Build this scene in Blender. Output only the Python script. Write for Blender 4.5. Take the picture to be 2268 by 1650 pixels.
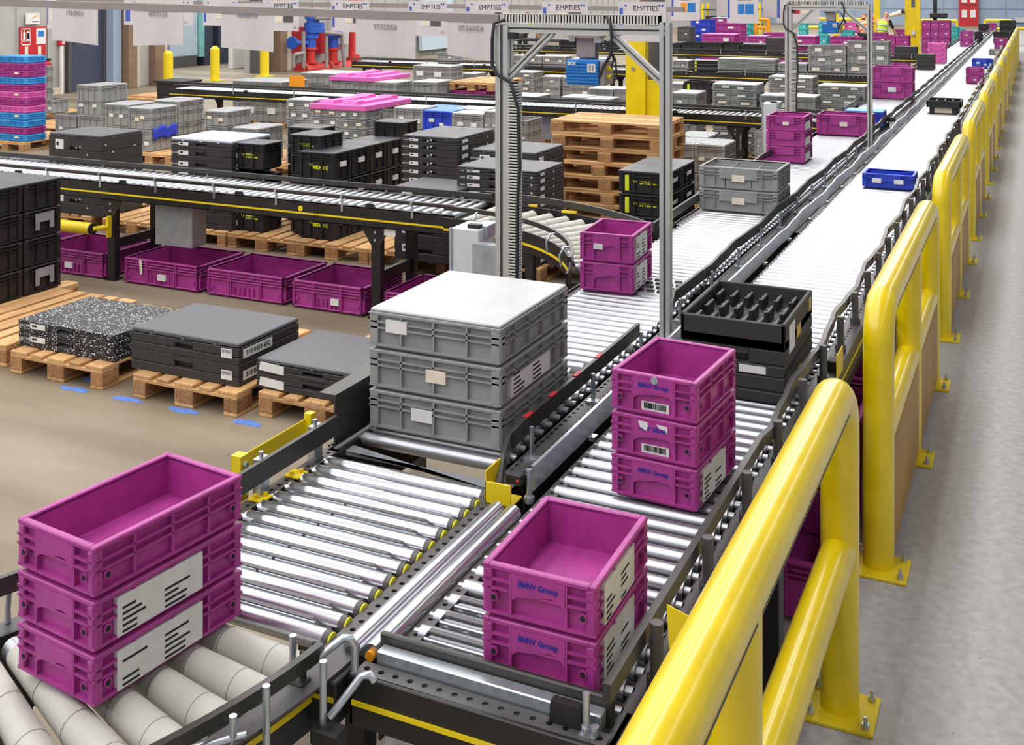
import bpy, math, random
from mathutils import Vector, Matrix
random.seed(7)
for o in list(bpy.data.objects): bpy.data.objects.remove(o)
S = bpy.context.scene
C = S.collection
# ---------------------------------------------------------------- camera
FPX, CX, HY, CAMZ = 2480.0, 1134.0, -22.0, 2.5
YAW = math.atan(1162 / FPX)
cam = bpy.data.cameras.new('camera'); cam.sensor_width = 36; cam.lens = FPX / 2268 * 36
cam.shift_y = -(825 - HY) / 2268
cam.clip_end = 300
co = bpy.data.objects.new('camera', cam); C.objects.link(co)
co.location = (0, 0, CAMZ); co.rotation_euler = (math.pi / 2, 0, YAW)
S.camera = co
# ---------------------------------------------------------------- world, lights, exposure
W_ = bpy.data.worlds.new('world'); S.world = W_; W_.use_nodes = True
bg = W_.node_tree.nodes['Background']; bg.inputs[0].default_value = (0.93, 0.95, 1.0, 1); bg.inputs[1].default_value = 0.42
def area(x, y, z, sx, sy, power, col=(1, 0.985, 0.97)):
    l = bpy.data.lights.new('strip_or_daylight_lamp', 'AREA'); l.shape = 'RECTANGLE'; l.size = sx; l.size_y = sy
    l.energy = power; l.color = col
    o = bpy.data.objects.new('strip_or_daylight_lamp', l); C.objects.link(o); o.location = (x, y, z)
for lx, pw in ((-1.9, 1900), (-4.4, 1700), (-7.6, 2200), (-11.5, 2400), (-15.0, 2200), (-19.0, 2200), (4.0, 900)):
    area(lx, 37, 7.6, 1.3, 90, pw)
area(-25.5, 28.5, 5.3, 6, 10, 900, (0.94, 0.97, 1))   # area lamp added to stand in for daylight in the loading bay
S.view_settings.view_transform = 'Standard'; S.view_settings.look = 'None'
S.view_settings.exposure = 0.16; S.view_settings.gamma = 1.0
# ---------------------------------------------------------------- place helpers (measured points of the place)
_F = (-math.sin(YAW), math.cos(YAW)); _R = (math.cos(YAW), math.sin(YAW))
def WZ(u, v, z):
    d = FPX * (CAMZ - z) / (v - HY); s = (u - CX) / FPX * d
    return _F[0] * d + _R[0] * s, _F[1] * d + _R[1] * s
def WY(u, v, Y):
    s = (u - CX) / FPX; d = Y / (_F[1] + _R[1] * s)
    return d * (_F[0] + _R[0] * s), CAMZ - (v - HY) / FPX * d
def WX(u, v, X):
    s = (u - CX) / FPX; d = X / (_F[0] + _R[0] * s)
    return d * (_F[1] + _R[1] * s), CAMZ - (v - HY) / FPX * d
# ---------------------------------------------------------------- materials
def srgb(c):
    return tuple(((x / 255 / 12.92) if x / 255 <= 0.04045 else ((x / 255 + 0.055) / 1.055) ** 2.4) for x in c)
MATS = {}
def mat(name, col, rough=0.5, metal=0.0, vary=0.12, scale=9.0, bump=0.0, spec=0.5, emit=0, coat=0):
    m = bpy.data.materials.new(name); m.use_nodes = True; nt = m.node_tree; N = nt.nodes; L = nt.links
    b = N['Principled BSDF']; c = srgb(col)
    b.inputs['Roughness'].default_value = rough; b.inputs['Metallic'].default_value = metal
    b.inputs['Specular IOR Level'].default_value = spec
    if coat: b.inputs['Coat Weight'].default_value = coat; b.inputs['Coat Roughness'].default_value = 0.12
    if vary:
        tc = N.new('ShaderNodeTexCoord'); nz = N.new('ShaderNodeTexNoise'); nz.inputs['Scale'].default_value = scale
        nz.inputs['Detail'].default_value = 5
        L.new(tc.outputs['Object'], nz.inputs['Vector'])
        rp = N.new('ShaderNodeValToRGB')
        rp.color_ramp.elements[0].position = 0.3; rp.color_ramp.elements[1].position = 0.7
        rp.color_ramp.elements[0].color = tuple(x * (1 - vary) for x in c) + (1,)
        rp.color_ramp.elements[1].color = tuple(min(1, x * (1 + vary)) for x in c) + (1,)
        L.new(nz.outputs['Fac'], rp.inputs['Fac']); L.new(rp.outputs['Color'], b.inputs['Base Color'])
        if bump:
            bp = N.new('ShaderNodeBump'); bp.inputs['Strength'].default_value = bump; bp.inputs['Distance'].default_value = 0.004
            L.new(nz.outputs['Fac'], bp.inputs['Height']); L.new(bp.outputs['Normal'], b.inputs['Normal'])
    else:
        b.inputs['Base Color'].default_value = c + (1,)
    if emit:
        b.inputs['Emission Color'].default_value = c + (1,); b.inputs['Emission Strength'].default_value = emit
    MATS[name] = m
    return m
M = MATS
mat('purple', (168, 58, 141), 0.42, vary=0.16, scale=14)
mat('pink', (218, 100, 180), 0.45, vary=0.10)
mat('blue', (38, 66, 190), 0.4)
mat('lightblue', (60, 150, 215), 0.4)
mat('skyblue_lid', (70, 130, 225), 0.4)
mat('teal', (70, 185, 185), 0.45)
mat('grey', (146, 147, 146), 0.5, vary=0.10)
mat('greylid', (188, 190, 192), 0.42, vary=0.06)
mat('darkgrey', (84, 84, 84), 0.5)
mat('black', (34, 33, 36), 0.45, vary=0.2)
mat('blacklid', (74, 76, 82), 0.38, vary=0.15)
mat('foam', (50, 48, 48), 0.6, vary=0.25, scale=60, bump=0.25)
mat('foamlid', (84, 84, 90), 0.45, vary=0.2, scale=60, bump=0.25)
mat('frame', (34, 32, 32), 0.42, vary=0.15)
mat('rail', (52, 50, 48), 0.35, vary=0.12)
mat('perf', (78, 76, 76), 0.45, vary=0.12)
mat('steel', (174, 176, 182), 0.36, 0.85, vary=0.05, scale=8)
mat('chrome', (200, 202, 208), 0.24, 0.92, vary=0.05, scale=8)
mat('zinc', (190, 198, 205), 0.30, 0.75, vary=0.12, scale=20)
mat('sheet', (170, 176, 182), 0.35, 0.5, vary=0.15, scale=12)
mat('alu', (200, 200, 198), 0.38, 0.55, vary=0.04)
mat('groove', (88, 86, 84), 0.5, 0.3, vary=0)
mat('duct', (206, 205, 200), 0.5, vary=0.04)
mat('cabinet', (200, 204, 206), 0.45, vary=0.04)
mat('rubber', (190, 189, 180), 0.55, vary=0.06, scale=6)
mat('yellow', (228, 200, 4), 0.3, vary=0.08, scale=7, coat=0.4)
mat('yellowpaint', (232, 205, 20), 0.45, vary=0.06)
mat('yellowtext', (214, 224, 40), 0.6, vary=0)
mat('yellowcap', (222, 214, 40), 0.5, vary=0)
mat('orangecap', (235, 150, 20), 0.5, vary=0)
mat('white', (224, 224, 222), 0.6, vary=0.05, scale=30)
mat('cream', (226, 216, 196), 0.65, vary=0.08, scale=30)
mat('paper', (205, 198, 200), 0.7, vary=0.07, scale=5)
mat('ink', (30, 30, 36), 0.7, vary=0)
mat('greyink', (140, 136, 142), 0.7, vary=0)
mat('blueink', (48, 40, 150), 0.6, vary=0)
mat('stripeblue', (70, 90, 180), 0.6, vary=0)
mat('red', (190, 28, 40), 0.45, vary=0.10)
mat('pipered', (205, 52, 48), 0.5, vary=0.15)
mat('rustred', (160, 70, 58), 0.6, vary=0.2)
mat('valveblue', (40, 90, 190), 0.45, vary=0.2)
mat('brown', (128, 104, 84), 0.7, vary=0.15)
mat('beige', (196, 186, 166), 0.7, vary=0.1)
mat('wallpanel', (172, 172, 168), 0.7, vary=0.08, scale=1.5)
mat('bluegrey', (150, 168, 190), 0.6, vary=0.05, scale=1.0)
mat('palecladding', (186, 204, 216), 0.6, vary=0.05)
mat('doorgrey', (62, 66, 86), 0.5, vary=0.06)
mat('tealrust', (130, 190, 190), 0.6, vary=0.2)
mat('skin', (205, 150, 125), 0.6, vary=0)
mat('hivis', (190, 240, 70), 0.6, vary=0.08)
mat('orangevest', (250, 120, 50), 0.6, vary=0.08)
mat('reflective', (205, 210, 205), 0.4, vary=0)
mat('clothblue', (40, 62, 190), 0.75, vary=0.1)
mat('sensor', (32, 32, 34), 0.5, vary=0)
mat('led_green', (20, 220, 120), 0.4, vary=0, emit=1.5)
mat('led_red', (240, 30, 40), 0.4, vary=0, emit=1.5)
mat('scannerblue', (32, 118, 196), 0.45, vary=0.04)
mat('bracket', (150, 140, 138), 0.5, 0.2, vary=0.05)
mat('cable', (40, 40, 44), 0.5, vary=0)
mat('tape', (92, 128, 205), 0.7, vary=0.2, scale=40)
mat('ceilingwhite', (200, 202, 204), 0.7, vary=0.04)
mat('ochre', (196, 170, 84), 0.6, vary=0.1)
mat('shinylid', (196, 200, 214), 0.35, vary=0.08, scale=40)
mat('belt', (96, 94, 98), 0.5, vary=0.05)
mat('redwrap', (205, 40, 40), 0.35, vary=0.1)
mat('dirt', (120, 100, 70), 0.7, vary=0.2)
mat('silver', (190, 190, 190), 0.4, 0.4, vary=0)
mat('holedark', (22, 22, 24), 0.8, vary=0)
mat('silverinner', (150, 152, 156), 0.5, vary=0.06)
# yellow guard panel with scuffs
def scuffed():
    m = mat('yellowpanel', (164, 124, 44), 0.5, vary=0.16, scale=2.5)
    return m
scuffed()
def wood(name, a, b_, c_):
    m = bpy.data.materials.new(name); m.use_nodes = True; nt = m.node_tree; N = nt.nodes; L = nt.links
    b = N['Principled BSDF']; b.inputs['Roughness'].default_value = 0.7
    tc = N.new('ShaderNodeTexCoord'); mp = N.new('ShaderNodeMapping'); mp.inputs['Scale'].default_value = c_
    nz = N.new('ShaderNodeTexNoise'); nz.inputs['Scale'].default_value = 14; nz.inputs['Detail'].default_value = 6
    oi = N.new('ShaderNodeObjectInfo'); mx = N.new('ShaderNodeMix'); mx.data_type = 'RGBA'; mx.blend_type = 'MULTIPLY'
    mx.inputs['Factor'].default_value = 1.0
    r2 = N.new('ShaderNodeValToRGB'); r2.color_ramp.elements[0].color = (0.62, 0.60, 0.58, 1); r2.color_ramp.elements[1].color = (1, 1, 1, 1)
    rp = N.new('ShaderNodeValToRGB'); rp.color_ramp.elements[0].position = 0.3; rp.color_ramp.elements[1].position = 0.72
    rp.color_ramp.elements[0].color = srgb(a) + (1,); rp.color_ramp.elements[1].color = srgb(b_) + (1,)
    L.new(tc.outputs['Object'], mp.inputs['Vector']); L.new(mp.outputs['Vector'], nz.inputs['Vector']); L.new(nz.outputs['Fac'], rp.inputs['Fac'])
    L.new(oi.outputs['Random'], r2.inputs['Fac'])
    L.new(rp.outputs['Color'], mx.inputs['A']); L.new(r2.outputs['Color'], mx.inputs['B'])
    L.new(mx.outputs['Result'], b.inputs['Base Color'])
    MATS[name] = m
wood('wood_y', (196, 142, 88), (238, 196, 140), (6, 0.5, 6))
wood('wood_x', (196, 142, 88), (238, 196, 140), (0.5, 6, 6))
wood('wood_block', (150, 104, 64), (206, 158, 108), (3, 3, 3))
def speckle():
    m = bpy.data.materials.new('speckle'); m.use_nodes = True; nt = m.node_tree; N = nt.nodes; L = nt.links
    b = N['Principled BSDF']; b.inputs['Roughness'].default_value = 0.5
    tc = N.new('ShaderNodeTexCoord'); vo = N.new('ShaderNodeTexVoronoi'); vo.inputs['Scale'].default_value = 150
    rp = N.new('ShaderNodeValToRGB'); rp.color_ramp.interpolation = 'CONSTANT'
    rp.color_ramp.elements[0].color = srgb((38, 36, 38)) + (1,); rp.color_ramp.elements[1].position = 0.80
    rp.color_ramp.elements[1].color = srgb((215, 218, 228)) + (1,)
    L.new(tc.outputs['Object'], vo.inputs['Vector']); L.new(vo.outputs['Color'], rp.inputs['Fac']); L.new(rp.outputs['Color'], b.inputs['Base Color'])
    MATS['speckle'] = m
speckle()
def floor_mat():
    m = bpy.data.materials.new('concrete'); m.use_nodes = True; nt = m.node_tree; N = nt.nodes; L = nt.links
    b = N['Principled BSDF']; b.inputs['Roughness'].default_value = 0.5; b.inputs['Specular IOR Level'].default_value = 0.35
    tc = N.new('ShaderNodeTexCoord'); sx = N.new('ShaderNodeSeparateXYZ'); L.new(tc.outputs['Object'], sx.inputs[0])
    n1 = N.new('ShaderNodeTexNoise'); n1.inputs['Scale'].default_value = 1.1; n1.inputs['Detail'].default_value = 6
    n2 = N.new('ShaderNodeTexNoise'); n2.inputs['Scale'].default_value = 22; n2.inputs['Detail'].default_value = 8
    mp = N.new('ShaderNodeMapping'); mp.inputs['Scale'].default_value = (0.35, 1.4, 1)
    L.new(tc.outputs['Object'], mp.inputs[0]); L.new(mp.outputs[0], n1.inputs['Vector']); L.new(tc.outputs['Object'], n2.inputs['Vector'])
    ra = N.new('ShaderNodeValToRGB'); ra.color_ramp.elements[0].position = 0.35; ra.color_ramp.elements[1].position = 0.66
    ra.color_ramp.elements[0].color = srgb((116, 103, 84)) + (1,); ra.color_ramp.elements[1].color = srgb((148, 137, 118)) + (1,)
    rb = N.new('ShaderNodeValToRGB'); rb.color_ramp.elements[0].position = 0.3; rb.color_ramp.elements[1].position = 0.7
    rb.color_ramp.elements[0].color = srgb((160, 157, 155)) + (1,); rb.color_ramp.elements[1].color = srgb((184, 182, 182)) + (1,)
    L.new(n1.outputs['Fac'], ra.inputs['Fac']); L.new(n2.outputs['Fac'], rb.inputs['Fac'])
    th = N.new('ShaderNodeMath'); th.operation = 'GREATER_THAN'; th.inputs[1].default_value = -1.3; L.new(sx.outputs['X'], th.inputs[0])
    mx = N.new('ShaderNodeMix'); mx.data_type = 'RGBA'; L.new(th.outputs[0], mx.inputs['Factor'])
    L.new(ra.outputs['Color'], mx.inputs['A']); L.new(rb.outputs['Color'], mx.inputs['B'])
    # small dark scuffs
    n3 = N.new('ShaderNodeTexNoise'); n3.inputs['Scale'].default_value = 38; n3.inputs['Detail'].default_value = 3
    L.new(tc.outputs['Object'], n3.inputs['Vector'])
    r3 = N.new('ShaderNodeValToRGB'); r3.color_ramp.elements[0].position = 0.24; r3.color_ramp.elements[0].color = (0.45, 0.43, 0.42, 1)
    r3.color_ramp.elements[1].position = 0.31; r3.color_ramp.elements[1].color = (1, 1, 1, 1)
    L.new(n3.outputs['Fac'], r3.inputs['Fac'])
    m2 = N.new('ShaderNodeMix'); m2.data_type = 'RGBA'; m2.blend_type = 'MULTIPLY'; m2.inputs['Factor'].default_value = 1
    L.new(mx.outputs['Result'], m2.inputs['A']); L.new(r3.outputs['Color'], m2.inputs['B'])
    L.new(m2.outputs['Result'], b.inputs['Base Color'])
    MATS['concrete'] = m
floor_mat()
# ---------------------------------------------------------------- mesh builder
class MB:
    def __init__(s): s.v = []; s.f = []; s.sm = []
    def add(s, vs, fs, smooth=False):
        n = len(s.v); s.v += [tuple(p) for p in vs]
        for f in fs: s.f.append(tuple(i + n for i in f)); s.sm.append(smooth)
        return s
    def box(s, x0, x1, y0, y1, z0, z1, b=0.0):
        if x0 > x1: x0, x1 = x1, x0
        if y0 > y1: y0, y1 = y1, y0
        if z0 > z1: z0, z1 = z1, z0
        if b <= 0:
            return s.add([(x0, y0, z0), (x1, y0, z0), (x1, y1, z0), (x0, y1, z0), (x0, y0, z1), (x1, y0, z1), (x1, y1, z1), (x0, y1, z1)],
                  [(0, 3, 2, 1), (4, 5, 6, 7), (0, 1, 5, 4), (1, 2, 6, 5), (2, 3, 7, 6), (3, 0, 4, 7)])
        b = min(b, (x1 - x0) * .45, (y1 - y0) * .45, (z1 - z0) * .45)
        vs = []; idx = {}
        for ix, X in ((0, x0), (1, x1)):
            for iy, Y in ((0, y0), (1, y1)):
                for iz, Z in ((0, z0), (1, z1)):
                    sx = b if ix == 0 else -b; sy = b if iy == 0 else -b; sz = b if iz == 0 else -b
                    for a, p in (('x', (X, Y + sy, Z + sz)), ('y', (X + sx, Y, Z + sz)), ('z', (X + sx, Y + sy, Z))):
                        idx[(ix, iy, iz, a)] = len(vs); vs.append(p)
        fs = []
        for k, a in enumerate('xyz'):
            o1, o2 = [j for j in range(3) if j != k]
            for side in (0, 1):
                q = []
                for c1, c2 in ((0, 0), (1, 0), (1, 1), (0, 1)):
                    t = [0, 0, 0]; t[k] = side; t[o1] = c1; t[o2] = c2; q.append(idx[(*t, a)])
                fs.append(tuple(q))
        for k in range(3):
            o1, o2 = [j for j in range(3) if j != k]
            for c1 in (0, 1):
                for c2 in (0, 1):
                    ta = [0, 0, 0]; tb = [0, 0, 0]; ta[k] = 0; tb[k] = 1
                    for t in (ta, tb): t[o1] = c1; t[o2] = c2
                    fs.append((idx[(*ta, 'xyz'[o1])], idx[(*tb, 'xyz'[o1])], idx[(*tb, 'xyz'[o2])], idx[(*ta, 'xyz'[o2])]))
        for ix in (0, 1):
            for iy in (0, 1):
                for iz in (0, 1): fs.append(tuple(idx[(ix, iy, iz, a)] for a in 'xyz'))
        cx, cy, cz = (x0 + x1) / 2, (y0 + y1) / 2, (z0 + z1) / 2
        out = []
        for f in fs:
            p = [Vector(vs[i]) for i in f]; n = (p[1] - p[0]).cross(p[2] - p[0]); ctr = sum(p, Vector()) / len(p)
            out.append(f if n.dot(ctr - Vector((cx, cy, cz))) > 0 else tuple(reversed(f)))
        return s.add(vs, out)
    def cyl(s, p0, p1, r0, r1=None, n=12, caps=True):
        r1 = r0 if r1 is None else r1
        a = Vector(p0); b = Vector(p1); d = (b - a).normalized()
        t = Vector((0, 0, 1)) if abs(d.z) < 0.9 else Vector((1, 0, 0))
        u = d.cross(t).normalized(); w = d.cross(u)
        vs = []
        for c, r in ((a, r0), (b, r1)):
            for i in range(n):
                th = 2 * math.pi * i / n; vs.append(c + u * (r * math.cos(th)) + w * (r * math.sin(th)))
        s.add(vs, [(i, (i + 1) % n, n + (i + 1) % n, n + i) for i in range(n)], True)
        if caps: s.add(vs, [tuple(reversed(range(n))), tuple(range(n, 2 * n))])
        return s
    def tube(s, pts, r, n=8, up=(0, 0, 1), rect=None):
        P = [Vector(p) for p in pts]; rings = []; vs = []
        for i, p in enumerate(P):
            d = (P[min(i + 1, len(P) - 1)] - P[max(i - 1, 0)]).normalized()
            t = Vector(up)
            if abs(d.dot(t)) > 0.98: t = Vector((1, 0, 0)) if abs(d.x) < .9 else Vector((0, 1, 0))
            u = d.cross(t).normalized(); w = u.cross(d).normalized()
            if i and not rect:
                pu = rings[-1][0]; u = (pu - d * pu.dot(d)).normalized(); w = u.cross(d).normalized()
            rings.append((u, w))
            if rect:
                a, b = rect
                for c1, c2 in ((-a, -b), (a, -b), (a, b), (-a, b)): vs.append(p + u * c1 + w * c2)
            else:
                for k in range(n):
                    th = 2 * math.pi * k / n; vs.append(p + u * (r * math.cos(th)) + w * (r * math.sin(th)))
        m = 4 if rect else n
        fs = []
        for i in range(len(P) - 1):
            for k in range(m): fs.append((i * m + k, i * m + (k + 1) % m, (i + 1) * m + (k + 1) % m, (i + 1) * m + k))
        s.add(vs, fs, not rect)
        s.add(vs, [tuple(reversed(range(m))), tuple(range((len(P) - 1) * m, len(P) * m))])
        return s
    def prism(s, poly, plane, a, b):
        """poly 2-D outline extruded from a to b; plane 'xz' (extrude y), 'yz' (extrude x), 'xy' (extrude z)"""
        def P(q, e):
            return {'xz': (q[0], e, q[1]), 'yz': (e, q[0], q[1]), 'xy': (q[0], q[1], e)}[plane]
        n = len(poly); vs = [P(q, a) for q in poly] + [P(q, b) for q in poly]
        s.add(vs, [tuple(range(n)), tuple(reversed(range(n, 2 * n)))] + [(i, n + i, n + (i + 1) % n, (i + 1) % n) for i in range(n)])
        return s
    def perf(s, axis, a0, a1, c0, c1, z, pitch, r, rows=1):
        """flat strip along axis with a row of real octagonal holes"""
        n = max(1, int(round((a1 - a0) / pitch))); p = (a1 - a0) / n; rw = (c1 - c0) / rows
        for i in range(n):
            for j in range(rows):
                A0 = a0 + i * p; A1 = A0 + p; B0 = c0 + j * rw; B1 = B0 + rw; ca = (A0 + A1) / 2; cb = (B0 + B1) / 2
                outer = [(A1, cb), (A1, B1), (ca, B1), (A0, B1), (A0, cb), (A0, B0), (ca, B0), (A1, B0)]
                inner = [(ca + r * math.cos(k * math.pi / 4), cb + r * math.sin(k * math.pi / 4)) for k in range(8)]
                f = (lambda q, zz=z: (q[0], q[1], zz)) if axis == 'x' else (lambda q, zz=z: (q[1], q[0], zz))
                f2 = lambda q: f(q, z - 0.006)
                vs = [f(q) for q in outer] + [f(q) for q in inner] + [f2(q) for q in inner]
                s.add(vs, [(k, (k + 1) % 8, 8 + (k + 1) % 8, 8 + k) for k in range(8)] + [(8 + k, 8 + (k + 1) % 8, 16 + (k + 1) % 8, 16 + k) for k in range(8)])
        return s
    def mesh(s, name, m):
        me = bpy.data.meshes.new(name); me.from_pydata(s.v, [], s.f)
        me.polygons.foreach_set('use_smooth', s.sm)
        me.materials.append(M[m]); me.update()
        return me
# ---------------------------------------------------------------- objects, things, prototypes
def link(name, data, parent=None):
    o = bpy.data.objects.new(name, data); C.objects.link(o)
    if parent: o.parent = parent
    return o
def tag(o, label, cat, group=None, kind=None):
    if label: o['label'] = label
    if cat: o['category'] = cat
    if group: o['group'] = group
    if kind: o['kind'] = kind
    return o
def thing(name, label, cat, loc=(0, 0, 0), rz=0, group=None):
    o = link(name, None); o.location = loc; o.rotation_euler = (0, 0, rz); o.empty_display_size = 0.1
    return tag(o, label, cat, group)
def part(name, mb, m, parent, label=None, kind=None):
    o = link(name, mb.mesh(name, m) if isinstance(mb, MB) else mb, parent)
    if label: o['label'] = label
    if kind: o['kind'] = kind
    return o
def struct(name, mb, m):
    o = link(name, mb.mesh(name, m)); o['kind'] = 'structure'; return o
class Proto:
    """parts of one kind of thing, built once and copied; nodes: [name, mesh, children, label]"""
    def __init__(s): s.nodes = []
    def p(s, name, mb, m, label=None, under=None):
        me = mb.mesh(name, m) if isinstance(mb, MB) else mb
        nd = [name, me, [], label]
        (under[2] if under else s.nodes).append(nd); return nd
def inst(pr, name, label, cat, loc, rz=0, group=None):
    root = thing(name, label, cat, loc, rz, group)
    for nm, me, kids, lab in pr.nodes:
        o = link(nm, me, root)
        if lab: o['label'] = lab
        for n2, m2, _, l2 in kids:
            o2 = link(n2, m2, o)
            if l2: o2['label'] = l2
    return root
# text as mesh
def text_mesh(s, size, m, pos, face='front', mirror=False, bold=0.0):
    cu = bpy.data.curves.new('t', 'FONT'); cu.body = s; cu.size = size; cu.align_x = 'CENTER'; cu.align_y = 'CENTER'
    cu.extrude = 0.0006; cu.offset = bold; cu.resolution_u = 2
    to = bpy.data.objects.new('t', cu); C.objects.link(to)
    dg = bpy.context.evaluated_depsgraph_get()
    me = bpy.data.meshes.new_from_object(to.evaluated_get(dg))
    bpy.data.objects.remove(to); bpy.data.curves.remove(cu)
    sg = -1 if mirror else 1
    ax = {'front': (Vector((1, 0, 0)), Vector((0, 0, 1)), Vector((0, -1, 0))), 'right': (Vector((0, 1, 0)), Vector((0, 0, 1)), Vector((1, 0, 0))),
          'top': (Vector((1, 0, 0)), Vector((0, 1, 0)), Vector((0, 0, 1)))}[face]
    P = Vector(pos)
    for v in me.vertices:
        c = v.co; v.co = P + ax[0] * (c.x * sg) + ax[1] * c.y + ax[2] * c.z
    if mirror: me.flip_normals()
    me.materials.clear(); me.materials.append(M[m])
    return me
def bars(x0, x1, z0, z1, y, n=18, face='front', seed=1):
    rnd = random.Random(seed); mb = MB(); x = x0; step = (x1 - x0) / n
    for i in range(n):
        w = step * rnd.choice((0.3, 0.5, 0.75))
        if face == 'front': mb.box(x, x + w, y - 0.0006, y + 0.0006, z0, z1)
        else: mb.box(y - 0.0006, y + 0.0006, x, x + w, z0, z1)
        x += step
    return mb
# ---------------------------------------------------------------- crates
CACHE = {}
def wavy_panel(x0, x1, z0, z1, dip):
    pts = [(x0, z1)]; n = 18
    for i in range(n + 1):
        t = i / n; pts.append((x0 + (x1 - x0) * t, z0 + dip * (1 - abs(2 * t - 1) ** 5) - dip * .25 * math.sin(2 * math.pi * t)))
    pts.append((x1, z1))
    return pts
def klt(w, d, h, col, lod=1, lid=None, stick=0, handle=True, text=None, pins=False, sidelabel=0, seed=0, barcode=False, lidframe=False, div=False, inner=None):
    key = ('klt', round(w, 3), round(d, 3), round(h, 3), col, lod, lid, stick, handle, text, pins, sidelabel, seed, barcode, lidframe, div)
    if key in CACHE: return CACHE[key]
    pr = Proto(); X = w / 2; Y = d / 2; e = min(0.016, w * 0.045); t = 0.006
    mb = MB()
    # floor, walls
    zt = h - (0.012 if lid else 0.0)
    mb.box(-X + e, X - e, -Y + e, Y - e, 0.0, 0.02, 0.004)
    for sx in (-1, 1):
        mb.box(sx * (X - e), sx * (X - e - t), -Y + e, Y - e, 0.012, zt - 0.004)
        mb.box(-X + e, X - e, sx * (Y - e), sx * (Y - e - t), 0.012, zt - 0.004)
    # rim and ridges
    def ring(z0, z1, out, thick, b=0.0):
        for sx in (-1, 1):
            mb.box(sx * (X - out), sx * (X - out - thick), -Y + out, Y - out, z0, z1, b)
            mb.box(-X + out + thick - b, X - out - thick + b, sx * (Y - out), sx * (Y - out - thick), z0, z1, b)
    ring(zt - 0.014, zt, 0.0, e + t, 0.003)
    ring(zt - 0.040, zt - 0.034, 0.0, e + 0.002)
    if h > 0.12: ring(zt - 0.062, zt - 0.056, 0.0, e + 0.002)
    if h > 0.3: ring(h * 0.45, h * 0.45 + 0.006, 0.0, e + 0.002); ring(h * 0.45 + 0.03, h * 0.45 + 0.036, 0.0, e + 0.002)
    ring(0.014, 0.022, 0.001, e + 0.002)
    # corner posts and ribs
    cw = min(0.04, w * 0.09)
    for sx in (-1, 1):
        for sy in (-1, 1):
            mb.box(sx * X, sx * (X - e - 0.001), sy * (Y - 0.004), sy * (Y - cw), 0.02, zt - 0.012, 0.003)
            mb.box(sx * (X - 0.004), sx * (X - cw), sy * Y, sy * (Y - e - 0.001), 0.02, zt - 0.012, 0.003)
    nx = max(2, int(round(w / 0.13))); ny = max(2, int(round(d / 0.12)))
    rw = 0.007
    for i in range(1, nx):
        x = -X + w * i / nx
        for sy in (-1, 1):
            if sy < 0 and handle and abs(x) < w * .23: continue
            mb.box(x - rw / 2, x + rw / 2, sy * Y, sy * (Y - e - 0.001), 0.02, zt - 0.012)
    for i in range(1, ny):
        y = -Y + d * i / ny
        for sx in (-1, 1): mb.box(sx * X, sx * (X - e - 0.001), y - rw / 2, y + rw / 2, 0.02, zt - 0.012)
    body = pr.p('body', mb, col)
    if handle:
        hp = MB(); a = w * 0.24
        hp.prism(wavy_panel(-a, a, h * 0.40, zt - 0.012, h * .17) if lod > 1 else [(-a, h * .5), (-a, zt - .012), (a, zt - .012), (a, h * .5)], 'xz', -Y - 0.001, -Y + e)
        if lod > 1:
            hp.box(-a - 0.004, -a + 0.002, -Y - 0.001, -Y + e, 0.02, zt - 0.012); hp.box(a - 0.002, a + 0.004, -Y - 0.001, -Y + e, 0.02, zt - 0.012)
        hn = pr.p('handle_panel', hp, col)
        if text:
            pr.p('lettering', text_mesh(text[0], w * 0.066, text[1], (text[2] * w, -Y - 0.0015, zt - h * 0.25), bold=.0007), text[1], 'blue lettering', hn)
    if pins:
        for sx in (-1, 1):
            pg = pr.p('peg', MB().cyl((sx * w * 0.39, -Y - 0.004, h * 0.42), (sx * w * 0.39, -Y + e, h * 0.42), 0.0105, n=12), col)
            pr.p('bore', MB().cyl((sx * w * 0.39, -Y - 0.0046, h * 0.42), (sx * w * 0.39, -Y, h * 0.42), 0.007, n=12), 'holedark', None, pg)
        for sy in (-1, 1):
            pg = pr.p('peg', MB().cyl((X + 0.003, sy * d * 0.42, h * 0.42), (X - e, sy * d * 0.42, h * 0.42), 0.0105, n=12), col)
            pr.p('bore', MB().cyl((X + 0.0036, sy * d * 0.42, h * 0.42), (X, sy * d * 0.42, h * 0.42), 0.007, n=12), 'holedark', None, pg)
    if barcode:
        lb = MB().box(-w * .15, w * .17, -Y + e - 0.004, -Y + e - 0.0015, h * .16, h * .36)
        ln = pr.p('label', lb, 'white', 'white barcode label')
        pr.p('barcode', bars(-w * .12, w * .14, h * .21, h * .34, -Y + e - 0.005, 22, seed=seed), 'ink', None, ln)
    if stick:
        rnd = random.Random(seed * 31 + stick)
        for k in range(stick):
            lm = MB()
            ww = rnd.uniform(0.14, 0.2) * w; pz = rnd.uniform(0.3, 0.48) * h
            if handle and lod < 2 and stick == 1: px = -ww / 2 + rnd.uniform(-.02, .02) * w
            else:
                zone = .84 * w / stick; px = -.42 * w + zone * k + rnd.uniform(.05, .95) * max(0, zone - ww)
            yy = -Y - 0.0016
            lm.box(px, px + ww, yy, -Y + e, pz, pz + min(0.3 * h, ww * 0.6))
            pr.p('label', lm, 'cream' if seed % 3 == 0 else 'white', 'pale paper label')
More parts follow.
